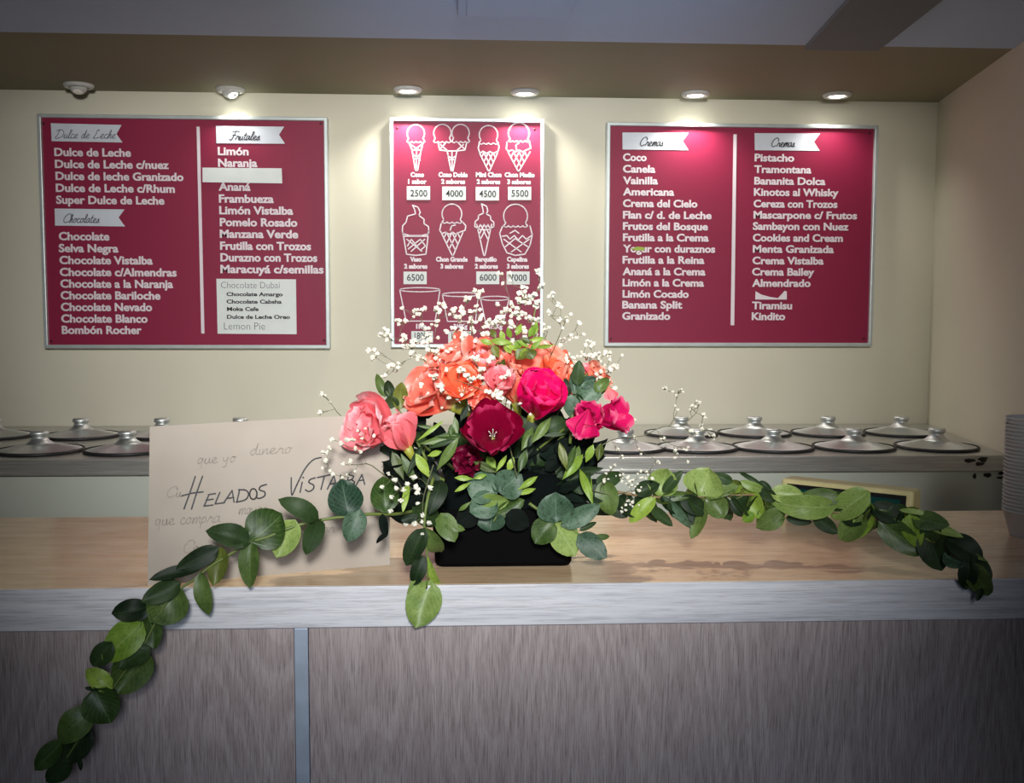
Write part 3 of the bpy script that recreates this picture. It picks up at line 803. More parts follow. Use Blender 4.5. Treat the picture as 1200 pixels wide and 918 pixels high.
def leaf_mesh(base, tip, width, tilt=0, kind='round', curl=.12, fold=.12, seed=0):
    """blade from base to tip facing the visitor, turned by tilt about its long axis"""
    r = random.Random(seed); tip = tip + (tip - base) * .04; base = base - (tip - base) * .03; L = (tip - base).length
    a = (tip - base).normalized(); toc = (CAM - base).normalized()
    nrm_ = (toc - a * toc.dot(a)).normalized()
    nrm_ = Matrix.Rotation(R(tilt), 3, a) @ nrm_; side = a.cross(nrm_)
    width = width / max(.35, abs(cos(R(tilt))))
    nu, nv = 6, 9; vs, fs, uvs = [], [], []
    wav = (r.random() * 6, r.uniform(.6, 1.2), r.uniform(-.08, .08))
    for j in range(nv + 1):
        v = j / nv
        if kind == 'round': w_ = (sin(pi * v ** .88) ** .58) * (1 - .10 * v) if 0 < v < 1 else 0.01
        elif kind == 'ovate': w_ = (sin(pi * v ** .78) ** .8) if 0 < v < 1 else 0.01
        else: w_ = (sin(pi * v ** .85) ** 1.15) if 0 < v < 1 else 0.01
        bend = curl * L * (4 * v * (1 - v) * .6 - .35 * v * v) + wav[2] * L * sin(3 * v)
        for i in range(nu + 1):
            u = i / nu * 2 - 1
            off = side * (u * w_ * width / 2)
            dz = -fold * width * (1 - abs(u)) * w_ * .5 + .06 * width * sin(wav[0] + 6 * v * wav[1] + 2 * u) * abs(u)
            vs.append(base + a * (L * v) + off + nrm_ * (bend + dz)); uvs.append((i / nu, v))
    for j in range(nv):
        for i in range(nu):
            q = j * (nu + 1) + i; fs.append((q, q + 1, q + nu + 2, q + nu + 1))
    me = me_from(vs, fs); ul = me.uv_layers.new(name='UVMap')
    for lp in me.loops: ul.data[lp.index].uv = uvs[lp.vertex_index]
    return me


LN = [0]


def add_leaf(parent, f, spec, Y, kind='round', sc=1.0, tilt=None):
    bx, by, tx, ty, w_, mt = spec[:6]; LN[0] += 1; r = random.Random(LN[0] * 7 + 1)
    Y0, Y1 = (Y(bx, by), Y(tx, ty)) if callable(Y) else (Y, Y)
    dy = r.uniform(-.006, .006); (px, py), (qx, qy) = f(bx, by), f(tx, ty)
    b = W(px, py, Y0); t_ = W(qx, qy, Y1 + dy - (spec[7] if len(spec) > 7 else 0))
    if tilt is None: ti = spec[6] if len(spec) > 6 else r.uniform(-28, 28)
    else: ti = tilt
    mid_y = (Y0 + Y1) / 2; width = 1.2 * w_ / sc * mid_y / FP
    me = leaf_mesh(b, t_, width, ti, kind, r.uniform(.0, .3) * r.choice((1, 1, -.6)), r.uniform(.08, .45), LN[0])
    return link('leaf', me, LM[mt], parent, smooth=True)


def lerp_y(pts):
    """distance as a function of the pixel column (piecewise linear)"""
    pts = sorted(pts)
    def g(x):
        if x <= pts[0][0]: return pts[0][1]
        for (a, ya_), (b, yb_) in zip(pts, pts[1:]):
            if x <= b: return ya_ + (yb_ - ya_) * (x - a) / (b - a)
        return pts[-1][1]
    return g


def branch(label, stem_px, g, sets, r0=.0024, r1=.001, mat=None, group='eucalyptus branches in the bouquet', kind='round', name='eucalyptus_branch'):
    t = thing(name, label, 'branch', group)
    pts = [W(x, y, g(x)) for x, y in stem_px]
    link('stem', tube_me(smooth_path(pts, 4), r0, r1, 7), mat or MSTEM, t, smooth=True)
    for f, sc, lst in sets:
        for sp in lst:
            add_leaf(t, f, sp, lambda X, Y_, f=f: g(f(X, Y_)[0]) - .004, kind, sc)
    return t


c4 = (cr4, 3.06); c7f = lambda x, y: (x / 2.857, 600 + y / 2.857)
c9f = lambda x, y: (690 + x / 4.615, 540 + y / 4.615); c6f = lambda x, y: (690 + x / 2.353, 440 + y / 2.353)
c42 = lambda x, y: (420 + x / 4.59, 540 + y / 4.59); c48 = lambda x, y: (480 + x / 6, 470 + y / 6)
c58 = lambda x, y: (580 + x / 6, 530 + y / 6); c60 = lambda x, y: (600 + x / 7.06, 390 + y / 7.06)
c39 = lambda x, y: (390 + x / 5.737, 400 + y / 5.737); c47 = lambda x, y: (470 + x / 6.667, 390 + y / 6.667)
c34 = lambda x, y: (340 + x / 7.49, 480 + y / 7.49); c70 = lambda x, y: (700 + x / 6, 480 + y / 6); idf = lambda x, y: (x, y)

gA = lerp_y([(60, YF - .062), (130, YF - .058), (175, YF - .048), (210, YF - .034), (260, YF - .022), (330, YF - .010), (400, YF + .004), (455, YF + .03), (520, YF + .12)])
A1 = [(680, 577, 548, 507, 62, 'dark', 10), (690, 580, 640, 702, 62, 'dark', -15), (597, 583, 535, 712, 84, 'pale', 5), (438, 655, 550, 562, 135, 'mid', -12), (436, 660, 285, 618, 74, 'dark', 12),
      (440, 660, 434, 820, 64, 'mid', 18), (335, 680, 308, 810, 62, 'olive', 10), (322, 682, 178, 757, 62, 'dark', -10), (262, 752, 82, 787, 40, 'dark', 25), (262, 768, 286, 920, 52, 'mid', 20),
      (792, 562, 765, 438, 112, 'dusty', 0), (832, 545, 788, 655, 74, 'dusty', 0), (925, 552, 915, 428, 90, 'mid', 0), (912, 560, 925, 640, 30, 'teal', 20), (930, 630, 890, 662, 16, 'teal', 20)]
A2 = [(607, 262, 507, 366, 122, 'mid', 5), (602, 240, 478, 300, 62, 'dark', 0), (492, 318, 378, 340, 68, 'dark', 10), (500, 350, 515, 457, 62, 'mid', 10), (474, 372, 350, 494, 100, 'lime', 8), (372, 438, 312, 518, 62, 'dark', 0),
      (482, 466, 395, 608, 116, 'mid', -5), (500, 455, 400, 520, 60, 'dark'), (372, 592, 290, 530, 58, 'lime', 0), (315, 596, 368, 706, 108, 'mid', 10), (285, 590, 330, 598, 12, 'dark'), (316, 662, 194, 766, 88, 'mid', 10),
      (296, 732, 212, 840, 84, 'dark', 0), (207, 772, 120, 862, 62, 'mid', 10), (238, 838, 152, 906, 62, 'dark', 0), (262, 826, 272, 866, 14, 'dark')]
branch('long eucalyptus branch trailing over the sheet and down the counter front at left', [(520, 590), (470, 602), (430, 603), (380, 609), (345, 617), (315, 629), (294, 636), (266, 652), (245, 665), (228, 679), (212, 690), (196, 705), (182, 730), (168, 757), (150, 782), (130, 810), (108, 842), (88, 873), (74, 895)], gA,
       [(cr4, 3.06, A1), (c7f, 2.857, A2)])

gB = lerp_y([(640, YF + .17), (720, YF + .13), (800, YF + .12), (900, YF + .11), (980, YF + .09), (1050, YF + .05), (1100, YF + .01), (1150, YF - .03)])
B1 = [(30, 140, 180, 74, 80, 'dark', 0), (85, 110, 122, 294, 110, 'mid', 15), (8, 90, 15, 242, 34, 'lime', 20), (100, 240, 205, 305, 62, 'dark', 0), (357, 203, 222, 330, 74, 'lime', 8), (378, 187, 425, 48, 150, 'pale', 0),
      (405, 168, 502, 58, 55, 'dark', 0), (398, 192, 552, 190, 52, 'mid', 10), (398, 196, 546, 368, 52, 'dusty', 30), (335, 250, 452, 352, 55, 'dark', 0), (455, 205, 565, 335, 110, 'dark', 0), (607, 205, 560, 414, 80, 'mid', 30),
      (665, 198, 728, 308, 112, 'mid', 0), (600, 188, 650, 50, 200, 'pale', -5), (775, 116, 680, 74, 50, 'dark', 0), (805, 140, 596, 190, 84, 'mid', 20), (773, 203, 828, 303, 52, 'dark', 10), (810, 142, 934, 308, 112, 'lime', 15),
      (892, 285, 834, 328, 55, 'lime', 0), (992, 252, 925, 368, 92, 'mid', -10), (822, 112, 957, 163, 48, 'pale', 10), (815, 64, 965, 155, 24, 'dark', 10), (925, 112, 988, 158, 32, 'dark'), (915, 150, 1018, 218, 66, 'dark'),
      (985, 175, 1155, 185, 92, 'pale', -10), (985, 235, 1055, 318, 64, 'mid'), (170, 190, 260, 300, 90, 'dark'), (250, 170, 380, 130, 80, 'dark'), (500, 200, 640, 280, 90, 'dark')]
rB = random.Random(77)
for i_ in range(34):
    x_ = 745 + i_ * 10.2; yb_ = 583 + max(0, x_ - 900) * .12 + max(0, x_ - 1040) * .5; a_ = rB.choice([1, -1]) * rB.uniform(.5, 1.3) + rB.choice([0, 3.14]) * .3; l_ = rB.uniform(22, 34)
    B1.append(((x_ - 690) * 4.615, (yb_ - 540) * 4.615, (x_ - 690 + l_ * cos(a_)) * 4.615, (yb_ - 540 + l_ * abs(sin(a_)) * rB.choice([1, .9, -.6])) * 4.615, rB.uniform(16, 24) * 4.615, rB.choice(['dark', 'dark', 'mid', 'olive']), rB.uniform(-40, 40), -.022))
B2 = [(678, 362, 508, 352, 62, 'pale', -10), (692, 338, 588, 332, 44, 'mid', 0), (772, 322, 670, 392, 70, 'pale', 5), (772, 348, 742, 448, 50, 'lime', 15), (765, 392, 690, 450, 62, 'mid'), (620, 388, 684, 434, 38, 'dark'), (545, 393, 614, 404, 28, 'dark'),
      (537, 375, 465, 422, 50, 'mid'), (780, 358, 872, 398, 52, 'dark'), (802, 403, 922, 492, 70, 'mid', 10), (884, 386, 908, 474, 52, 'lime', 20), (858, 372, 937, 382, 14, 'pale'), (893, 395, 992, 415, 50, 'mid'), (938, 416, 1030, 446, 24, 'pale'),
      (932, 425, 972, 537, 74, 'dark', 10), (985, 448, 1084, 508, 62, 'dark'), (980, 492, 1042, 520, 54, 'dusty'), (995, 467, 1100, 513, 14, 'pale'), (1052, 505, 1040, 590, 48, 'dark'), (1062, 520, 1100, 608, 60, 'mid', 20), (1056, 498, 1110, 562, 44, 'dark'),
      (1040, 585, 1060, 560, 20, 'mid'), (1086, 588, 1070, 621, 18, 'dark'), (700, 400, 780, 370, 50, 'dark'), (900, 430, 860, 380, 60, 'dark'), (960, 400, 930, 460, 50, 'dark')]
branch('long eucalyptus branch arching over the counter to the right', [(640, 575), (690, 572), (742, 580), (774, 583), (810, 583), (845, 582), (878, 580), (905, 583), (938, 592), (975, 600), (1010, 606), (1050, 614), (1085, 628), (1115, 650), (1138, 674), (1152, 696)], gB,
       [(c9f, 4.615, B1), (c6f, 2.353, B2)], mat=MSTEMB)

gC = lambda x: YF - .004
C1 = [(355, 368, 256, 562, 100, 'dark', 10), (366, 362, 444, 505, 84, 'mid', 15), (442, 288, 515, 432, 104, 'mid', 0), (470, 345, 570, 372, 42, 'mid', 0), (350, 512, 296, 668, 76, 'dark', 0), (352, 512, 264, 712, 24, 'pale', 20), (385, 650, 310, 892, 172, 'pale', 0),
      (400, 712, 467, 782, 62, 'dark', 0), (376, 520, 462, 732, 38, 'lime', 25), (445, 110, 385, 278, 96, 'dark', 0), (266, 130, 240, 272, 32, 'lime', 0), (300, 250, 430, 330, 110, 'dark', 0), (230, 320, 320, 300, 40, 'dark', 0)]
branch('short eucalyptus sprig hanging over the counter edge in front of the bowl', [(508, 560), (500, 590), (497, 625), (501, 655), (500, 690)], lerp_y([(490, YF - .008), (502, YF - .006), (510, YF + .03)]), [(c42, 4.59, C1)])

gD = lambda x: YF + .070
D1 = [(610, 650, 412, 560, 210, 'dusty', 0), (630, 640, 778, 520, 200, 'dusty', 0), (610, 690, 430, 780, 180, 'dusty', 0), (505, 702, 690, 708, 112, 'pale', 30), (608, 800, 800, 700, 100, 'mid', 20), (565, 785, 560, 912, 195, 'dusty', 15),
      (640, 640, 590, 575, 55, 'dusty', 30), (650, 640, 705, 590, 50, 'dusty', 30), (470, 770, 340, 870, 140, 'teal', 0), (680, 800, 835, 880, 140, 'teal', 0)]
branch('round leaved eucalyptus sprig in the middle of the bowl front', [(590, 560), (592, 585), (585, 600), (578, 612)], lambda x: YF + .078, [(c48, 6, D1)])
D2 = [(430, 490, 425, 294, 235, 'dusty', 0), (400, 480, 285, 638, 165, 'mid', 5), (470, 515, 732, 378, 125, 'dusty', 10), (428, 498, 560, 722, 190, 'pale', 0), (588, 585, 778, 740, 150, 'dusty', 0), (596, 552, 712, 494, 38, 'dark'), (710, 592, 804, 595, 40, 'mid')]
branch('grey green eucalyptus sprig over the bowl right of centre', [(620, 590), (652, 612), (672, 622), (690, 635)], lambda x: YF + .066, [(c58, 6, D2)])
E1 = [(540, 432, 556, 234, 96, 'dark', 0), (530, 522, 496, 332, 70, 'dusty', 0), (448, 515, 568, 742, 125, 'dusty', 0), (556, 470, 735, 525, 175, 'dusty', 0), (556, 440, 692, 378, 90, 'dusty', 10), (690, 480, 800, 380, 90, 'mid', 0), (510, 510, 585, 625, 86, 'dark', 0), (470, 520, 440, 380, 60, 'dark', 0)]
branch('eucalyptus sprig at the upper right between magenta and coral flowers', [(668, 520), (672, 475), (678, 455), (690, 447)], lambda x: YF + .085, [(c60, 7.06, E1)])
F1 = [(352, 372, 296, 224, 56, 'mid', 10), (390, 385, 368, 266, 66, 'dark', 0), (448, 458, 462, 283, 92, 'olive', 0), (322, 385, 218, 364, 18, 'mid'), (400, 450, 390, 370, 90, 'dark', 0), (570, 470, 578, 400, 60, 'dusty', 0), (590, 600, 520, 450, 120, 'teal', 0), (640, 520, 620, 450, 90, 'teal', 0)]
branch('dark eucalyptus tip at the upper left behind the coral flowers', [(500, 540), (480, 500), (465, 478), (450, 455)], lambda x: YF + .12, [(c39, 5.737, F1)])

# ------------------------------------------------------------------ the black bowl
pf = H(590, 665, ZC); rp = (W(671, 660, pf.y).x - W(510, 660, pf.y).x) / 2; dp = .075
PC = Vector((W(590.5, 660, pf.y).x, pf.y + dp, ZC))
bw = thing('flower_planter', 'low black rectangular planter holding the flower arrangement on the counter', 'planter', loc=(PC.x, PC.y, ZC + .0003))
bm = bmesh.new()
rings = []
for (hx, hy, z) in [(rp * .97, dp * .95, 0), (rp * 1.0, dp, .006), (rp * 1.05, dp * 1.05, .085), (rp * 1.0, dp * 1.0, .085), (rp * .95, dp * .93, .012)]:
    ring = []
    for cx, cy, a0 in ((1, 1, 0), (-1, 1, 90), (-1, -1, 180), (1, -1, 270)):
        for k in range(5):
            a_ = R(a0 + 22.5 * k); ring.append(bm.verts.new((cx * (hx - .012) + .012 * cos(a_), cy * (hy - .012) + .012 * sin(a_), z)))
    rings.append(ring)
for r0_, r1_ in zip(rings, rings[1:]):
    for k in range(20): bm.faces.new((r0_[k], r0_[(k + 1) % 20], r1_[(k + 1) % 20], r1_[k]))
bm.faces.new(rings[0][::-1]); bm.faces.new(rings[-1])
link('tray', bm_me(bm), MBLACK, bw)
fo = bmesh.new(); box(fo, -rp * .88, rp * .88, -dp * .85, dp * .85, .014, .135); bevel(fo, .02, 3)
link('foam', bm_me(fo), MTEAL, bw, smooth=True)

# ------------------------------------------------------------------ flowers


def petal_mat(name, throat, mid_, edge, vein, rough=.45, trans=.3):
    m = M(name, rough)
    m.p.inputs['Specular IOR Level'].default_value = .25
    uv = m.add('ShaderNodeUVMap'); sp = m.add('ShaderNodeSeparateXYZ'); m.l(uv.outputs[0], sp.inputs[0])
    mp = m.add('ShaderNodeMapping'); mp.inputs['Scale'].default_value = (26, 2.2, 1); m.l(uv.outputs[0], mp.inputs[0])
    st = m.noise(mp.outputs[0], 1, 4, .6, .6)
    big = m.noise(m.coords(), 45, 3)
    f = m.math('ADD', sp.outputs[1], m.math('MULTIPLY', m.math('SUBTRACT', big, .5), .35))
    base = m.ramp(f, [(.0, throat), (.4, mid_), (.86, mid_), (1.0, edge)])
    col = m.mix(m.math('MULTIPLY', m.ramp(st, [(.45, (0, 0, 0)), (.7, (255, 255, 255))]), .35), base, lin(vein))
    m.color(col); m.bump(st, .35, .0012); m.translucent(trans)
    return m.m


PM = {'coral': petal_mat('petal_coral', (244, 220, 150), (246, 122, 102), (253, 196, 184), (238, 92, 84)),
      'orange': petal_mat('petal_orange_coral', (240, 190, 110), (250, 112, 74), (253, 182, 156), (240, 92, 66)),
      'peach': petal_mat('petal_peach', (240, 90, 60), (251, 142, 118), (253, 188, 168), (246, 122, 100)),
      'pink': petal_mat('petal_salmon_pink', (240, 150, 110), (246, 130, 138), (253, 196, 200), (228, 84, 112)),
      'hot': petal_mat('petal_hot_pink', (190, 0, 60), (234, 14, 106), (244, 70, 140), (206, 4, 90)),
      'magenta': petal_mat('petal_magenta', (190, 10, 80), (214, 22, 100), (240, 110, 150), (190, 8, 84)),
      'crimson': petal_mat('petal_crimson', (70, 0, 22), (140, 2, 48), (196, 50, 100), (112, 0, 38)),
      'wine': petal_mat('petal_wine', (50, 0, 16), (104, 4, 42), (140, 20, 60), (80, 0, 30))}


def petal_mesh(o, ax, phi, L, width, th0, th1, cup, ruffle, seed):
    r = random.Random(seed); e = ax.orthogonal().normalized(); f = ax.cross(e)
    er = e * cos(phi) + f * sin(phi); et = ax.cross(er)
    nu, nv = 12, 12; vs, fs, uvs = [], [], []
    ph = r.random() * 6; ph2 = r.random() * 6; notch = r.uniform(.02, .08)
    cl = [(0.0, 0.0)]; rr = zz = 0
    for j in range(nv):
        v = (j + .5) / nv; th = R(th0 + (th1 - th0) * v ** 1.3); rr += sin(th) * L / nv; zz += cos(th) * L / nv; cl.append((rr, zz))
    for j in range(nv + 1):
        v = j / nv; th = R(th0 + (th1 - th0) * v ** 1.3)
        wv = width * (.10 + .90 * sin(pi / 2 * min(1, v / .72)) ** 1.25) * (1 if v < .7 else math.sqrt(max(0, 1 - ((v - .7) / .36) ** 2)))
        inward = ax * sin(th) - er * cos(th)
        for i in range(nu + 1):
            u = i / nu * 2 - 1
            shrink = 1 - (notch * (1 - abs(u)) if v > .85 else 0) - .10 * u * u * v - (.03 * sin(9 * u + ph2) + .02 * sin(17 * u + ph)) * v * v
            k = min(len(cl) - 1.001, j * shrink); k0 = int(k); c0 = cl[k0]; c1 = cl[k0 + 1]; q = k - k0
            rad, zz_ = c0[0] + (c1[0] - c0[0]) * q, c0[1] + (c1[1] - c0[1]) * q
            d = cup * u * u * wv * .5 + 1.7 * ruffle * L * v * v * (sin(5 * u + ph) * .5 + sin(11 * u + ph2) * .25 + .3 * sin(7 * v + ph)) * (.35 + abs(u))
            vs.append(o + er * rad + ax * zz_ + et * (u * wv / 2 * (1 - .12 * cup * abs(u))) + inward * d); uvs.append((i / nu, v))
    for j in range(nv):
        for i in range(nu):
            q = j * (nu + 1) + i; fs.append((q, q + 1, q + nu + 2, q + nu + 1))
    me = me_from(vs, fs); ul = me.uv_layers.new(name='UVMap')
    for lp in me.loops: ul.data[lp.index].uv = uvs[lp.vertex_index]
    return me


CR, CU, CF = Vector((1, 0, 0)), Vector((0, 0, 1)), Vector((0, -1, 0))
CORE = PC + Vector((0, 0, .12))
FN = [0]


def flower(label, px, py, Y, axis, size, mat, n=5, th=(12, 55), cup=.5, ruffle=.05, wide=1.0, inner=0, imat=None, leaves=(), phi0=None, calyx=True, name='godetia_flower', group='godetia blooms in the bouquet'):
    FN[0] += 1; r = random.Random(100 + FN[0])
    ax = (CR * axis[0] + CU * axis[1] + CF * axis[2]).normalized()
    P = W(px, py, Y); L = 1.22 * size * Y / FP          # size = petal length in pixels
    o = P - ax * (L * .55)
    t = thing(name, label, 'flower', group)
    p0 = r.random() * 6 if phi0 is None else R(phi0)
    for k in range(n):
        me = petal_mesh(o, ax, p0 + 2 * pi * k / n + r.uniform(-.12, .12), L * r.uniform(.92, 1.08), L * wide * r.uniform(.9, 1.1), th[0] + r.uniform(-3, 3), th[1] + r.uniform(-12, 12), cup, ruffle, FN[0] * 31 + k)
        link('petal', me, PM[mat], t, smooth=True)
    for k in range(inner):
        me = petal_mesh(o + ax * L * .08, ax, p0 + 1 + 2 * pi * k / max(1, inner), L * .8, L * wide * .75, th[0] * .5, th[1] * .45, cup, ruffle * 1.6, FN[0] * 57 + k)
        link('petal', me, PM[imat or mat], t, smooth=True)
    # calyx and stem down into the foam
    cl = L * .42
    if calyx:
        pts = [o - ax * cl, o - ax * cl * .5, o + ax * L * .12]
        v_, f_ = [], []; tube(v_, f_, pts, L * .05, L * .13, 10); link('calyx', me_from(v_, f_), MCALYX, t, smooth=True)
    # pistil with pale tips
    v_, f_ = [], []
    for k in range(5):
        a_ = 2 * pi * k / 5; e1 = ax.orthogonal().normalized(); e2 = ax.cross(e1)
        q = (e1 * cos(a_) + e2 * sin(a_)) * L * .10; tube(v_, f_, [o, o + ax * L * .3 + q * .4, o + ax * L * .42 + q * .8], L * .006, L * .012, 5)
    link('stamens', me_from(v_, f_), MGYP, t)
    s0 = o - ax * cl; tgt = CORE + Vector(((s0.x - CORE.x) * .25, (s0.y - CORE.y) * .25, -.02))
    pts = smooth_path([s0, s0 + (tgt - s0) * .4 - ax * L * .2, tgt], 5)
    link('stem', tube_me(pts, .0022, .0026, 7), MSTEM, t, smooth=True)
    for f, sc, lst, Yl in leaves:
        for sp in lst: add_leaf(t, f, sp, Yl, 'lance', sc)
    return t


Yf = YF + .095
flower('large salmon pink flower opening to the left above the sheet', 438, 500, Yf, (-.72, .30, .62), 46, 'pink', 4, (14, 58), .45, .07, 1.4, 2, 'pink', [(c39, 5.737, [(400, 740, 475, 930, 60, 'olive', 0), (460, 760, 560, 960, 50, 'mid', 0)], YF + .10)])
flower('ruffled pink bud half open beside the large salmon pink flower', 468, 508, Yf - .015, (-.35, .75, .4), 40, 'pink', 5, (4, 22), .8, .08, .9, 3, 'pink', [(c39, 5.737, [(560, 760, 650, 915, 60, 'lime', 0), (600, 700, 500, 900, 40, 'dark', 0)], YF + .085)])
flower('coral flower at the upper left with a wavy lip turned left', 508, 462, Yf + .01, (-.7, .45, .45), 52, 'coral', 5, (12, 50), .4, .08, 1.1, 0, None,
       [(c39, 5.737, [(742, 538, 570, 668, 24, 'lime', 0), (865, 640, 580, 690, 50, 'mid', 0), (842, 655, 703, 862, 56, 'mid', 0), (730, 742, 636, 772, 34, 'lime', 0), (690, 590, 560, 565, 22, 'mid', 0), (800, 560, 790, 640, 34, 'mid', 0), (860, 630, 690, 640, 36, 'mid', 10), (820, 660, 640, 720, 30, 'dark', 0)], YF + .075)])
flower('orange coral flower with a cupped throat low in the coral cluster', 540, 452, Yf - .005, (-.1, .55, .75), 40, 'orange', 5, (14, 56), .5, .06, 1.15, 0, None, [(c39, 5.737, [(905, 430, 860, 540, 40, 'dark', 0), (820, 510, 835, 640, 34, 'mid', 0)], YF + .09)])
flower('pale coral flower at the top left of the cluster under the white spray', 535, 428, Yf + .045, (-.45, .75, .4), 48, 'coral', 5, (14, 55), .5, .08, 1.15, 2, 'coral')
flower('ruffled coral flower at the top of the cluster, peppered by white spray', 560, 428, Yf + .04, (.15, .75, .5), 46, 'coral', 5, (12, 55), .5, .09, 1.1, 3, 'pink')
flower('small salmon flower in the middle between the coral and hot pink flowers', 585, 452, Yf + .005, (0, .6, .65), 34, 'pink', 5, (12, 52), .5, .06, .9, 2, 'pink')
flower('large peach flower behind the hot pink flower', 628, 440, Yf + .055, (.05, .7, .55), 58, 'peach', 5, (14, 58), .4, .06, 1.2, 0)
flower('orange coral flower on the right of the peach flower', 655, 448, Yf + .05, (.45, .6, .5), 50, 'orange', 5, (14, 55), .4, .07, 1.1, 2, 'orange')
flower('pale pink coral flower peeping out at the right top edge', 693, 445, Yf + .07, (.7, .6, .2), 40, 'peach', 4, (14, 45), .4, .06, .8, 0)
flower('hot pink cupped flower right of the centre', 632, 468, Yf - .02, (.15, .62, .65), 50, 'hot', 5, (10, 46), .7, .03, 1.1, 3, 'hot', [(c48, 6, [(990, 122, 865, 292, 62, 'mid', 0), (865, 190, 790, 345, 60, 'mid', 0), (822, 345, 765, 505, 54, 'mid', 0), (730, 398, 690, 500, 44, 'lime', 0), (1095, 232, 925, 245, 26, 'dark', 0), (880, 230, 830, 330, 40, 'dark', 0)], YF + .075)])
flower('dark crimson satin flower with pale petal edges at the centre front', 577, 505, Yf - .045, (-.05, .42, .85), 48, 'crimson', 4, (14, 56), .5, .06, 1.35, 0, None, [(c48, 6, [(545, 395, 605, 472, 54, 'lime', 0), (452, 430, 615, 505, 52, 'olive', 0), (682, 385, 610, 495, 30, 'lime', 0), (318, 540, 445, 548, 34, 'lime', 0), (318, 638, 430, 575, 28, 'lime', 0), (348, 772, 432, 710, 28, 'mid', 0), (897, 533, 765, 625, 40, 'lime', 0), (884, 618, 752, 660, 34, 'lime', 0), (540, 520, 450, 548, 30, 'lime', 0)], YF + .066)], phi0=45)
flower('wine red flower half hidden in shade below the crimson flower', 550, 540, Yf - .01, (-.4, .1, .8), 30, 'wine', 5, (14, 60), .4, .1, .9, 2, 'wine')
flower('magenta flower at the right with a tubular dark petal', 688, 492, Yf - .02, (.1, .3, .6), 40, 'magenta', 4, (8, 40), .6, .05, .9, 2, 'crimson', [(c48, 6, [(1055, 298, 1105, 485, 50, 'olive', 0), (1165, 318, 1105, 495, 44, 'mid', 0), (1215, 380, 1080, 548, 66, 'lime', 0)], YF + .075)])
flower('magenta flower spreading past the right edge of the bouquet', 716, 488, Yf - .005, (.75, .2, .5), 38, 'magenta', 5, (12, 50), .5, .07, .9, 0, None, [(c58, 6, [(745, -60, 725, 60, 50, 'olive', 0), (690, -50, 640, 70, 50, 'lime', 0), (590, -40, 560, 80, 44, 'mid', 0), (600, 125, 690, 370, 52, 'lime', 0)], YF + .085)])
flower('small coral flower low between the orange and salmon flowers', 566, 470, Yf - .005, (-.1, .4, .8), 30, 'coral', 5, (14, 52), .5, .1, 1.0, 3, 'peach')
flower('peach flower with upright petals just left of the hot pink flower', 602, 452, Yf + .03, (-.15, .85, .35), 40, 'peach', 4, (10, 34), .6, .08, 1.0, 2, 'coral')
flower('coral flower at the very top centre of the bouquet', 580, 424, Yf + .055, (.1, .8, .4), 40, 'coral', 5, (12, 50), .5, .1, 1.0, 3, 'coral')
# closed buds
for lab, b0, b1, w_, mt, Yb in [('closed purple bud at the lower left of the magenta flowers', (690, 480), (676, 517), 17, 'magenta', Yf - .035), ('closed pink petal tip above the magenta flowers at the right', (712, 452), (718, 472), 14, 'pink', Yf), ('rosy upright bud at the right top behind the sprig', (690, 440), (683, 425), 12, 'pink', Yf + .05)]:
    t = thing('flower_bud', lab, 'bud', 'closed buds in the bouquet'); A_, B_ = W(*b0, Yb), W(*b1, Yb - .006); ax = (B_ - A_).normalized(); L = (B_ - A_).length
    for k in range(3): link('petal', petal_mesh(A_, ax, k * 2.1, L, L * .85 * w_ / 17, 16, -18, 1.3, .02, 900 + k), PM[mt], t, smooth=True)
    link('stem', tube_me(smooth_path([A_ + ax * .004, A_ + (CORE - A_) * .4, CORE], 4), .0016, .002, 6), MSTEM, t, smooth=True)

# green leafy tops rising behind the blooms
tg = thing('leafy_shoot', 'yellow green leafy shoot rising above the peach flower', 'shoot', 'leafy green shoots')
link('stem', tube_me(smooth_path([CORE, W(605, 440, YF + .16), W(620, 395, YF + .16), W(628, 360, YF + .16)], 5), .002, .001, 6), MSTEM, tg, smooth=True)
for sp in [(700, 62, 872, 82, 42, 'lime'), (1045, 112, 1195, 98, 26, 'lime'), (800, 84, 935, 142, 28, 'lime'), (712, 98, 765, 195, 50, 'olive'), (900, 205, 985, 125, 70, 'olive'), (1035, 205, 990, 122, 70, 'olive'), (960, 210, 965, 118, 50, 'lime'), (1000, 30, 1060, -60, 40, 'lime'), (905, 60, 1000, 110, 30, 'lime'), (1000, 60, 1130, 40, 26, 'lime'), (880, 120, 960, 60, 44, 'lime'), (940, 40, 1020, 90, 30, 'olive'), (1010, 130, 1100, 60, 34, 'lime'), (800, 60, 780, -20, 34, 'lime'), (900, 20, 940, -70, 36, 'lime'), (1040, 20, 1060, -90, 34, 'lime'), (860, 160, 800, 90, 40, 'lime'),
           (620, 60, 720, 90, 34, 'lime'), (740, 40, 700, -30, 36, 'olive'), (860, 40, 830, -40, 34, 'lime'), (750, 300, 810, 210, 60, 'olive'), (760, 380, 740, 260, 60, 'olive')]:
    add_leaf(tg, c47, sp, YF + .115, 'lance', 5.8)
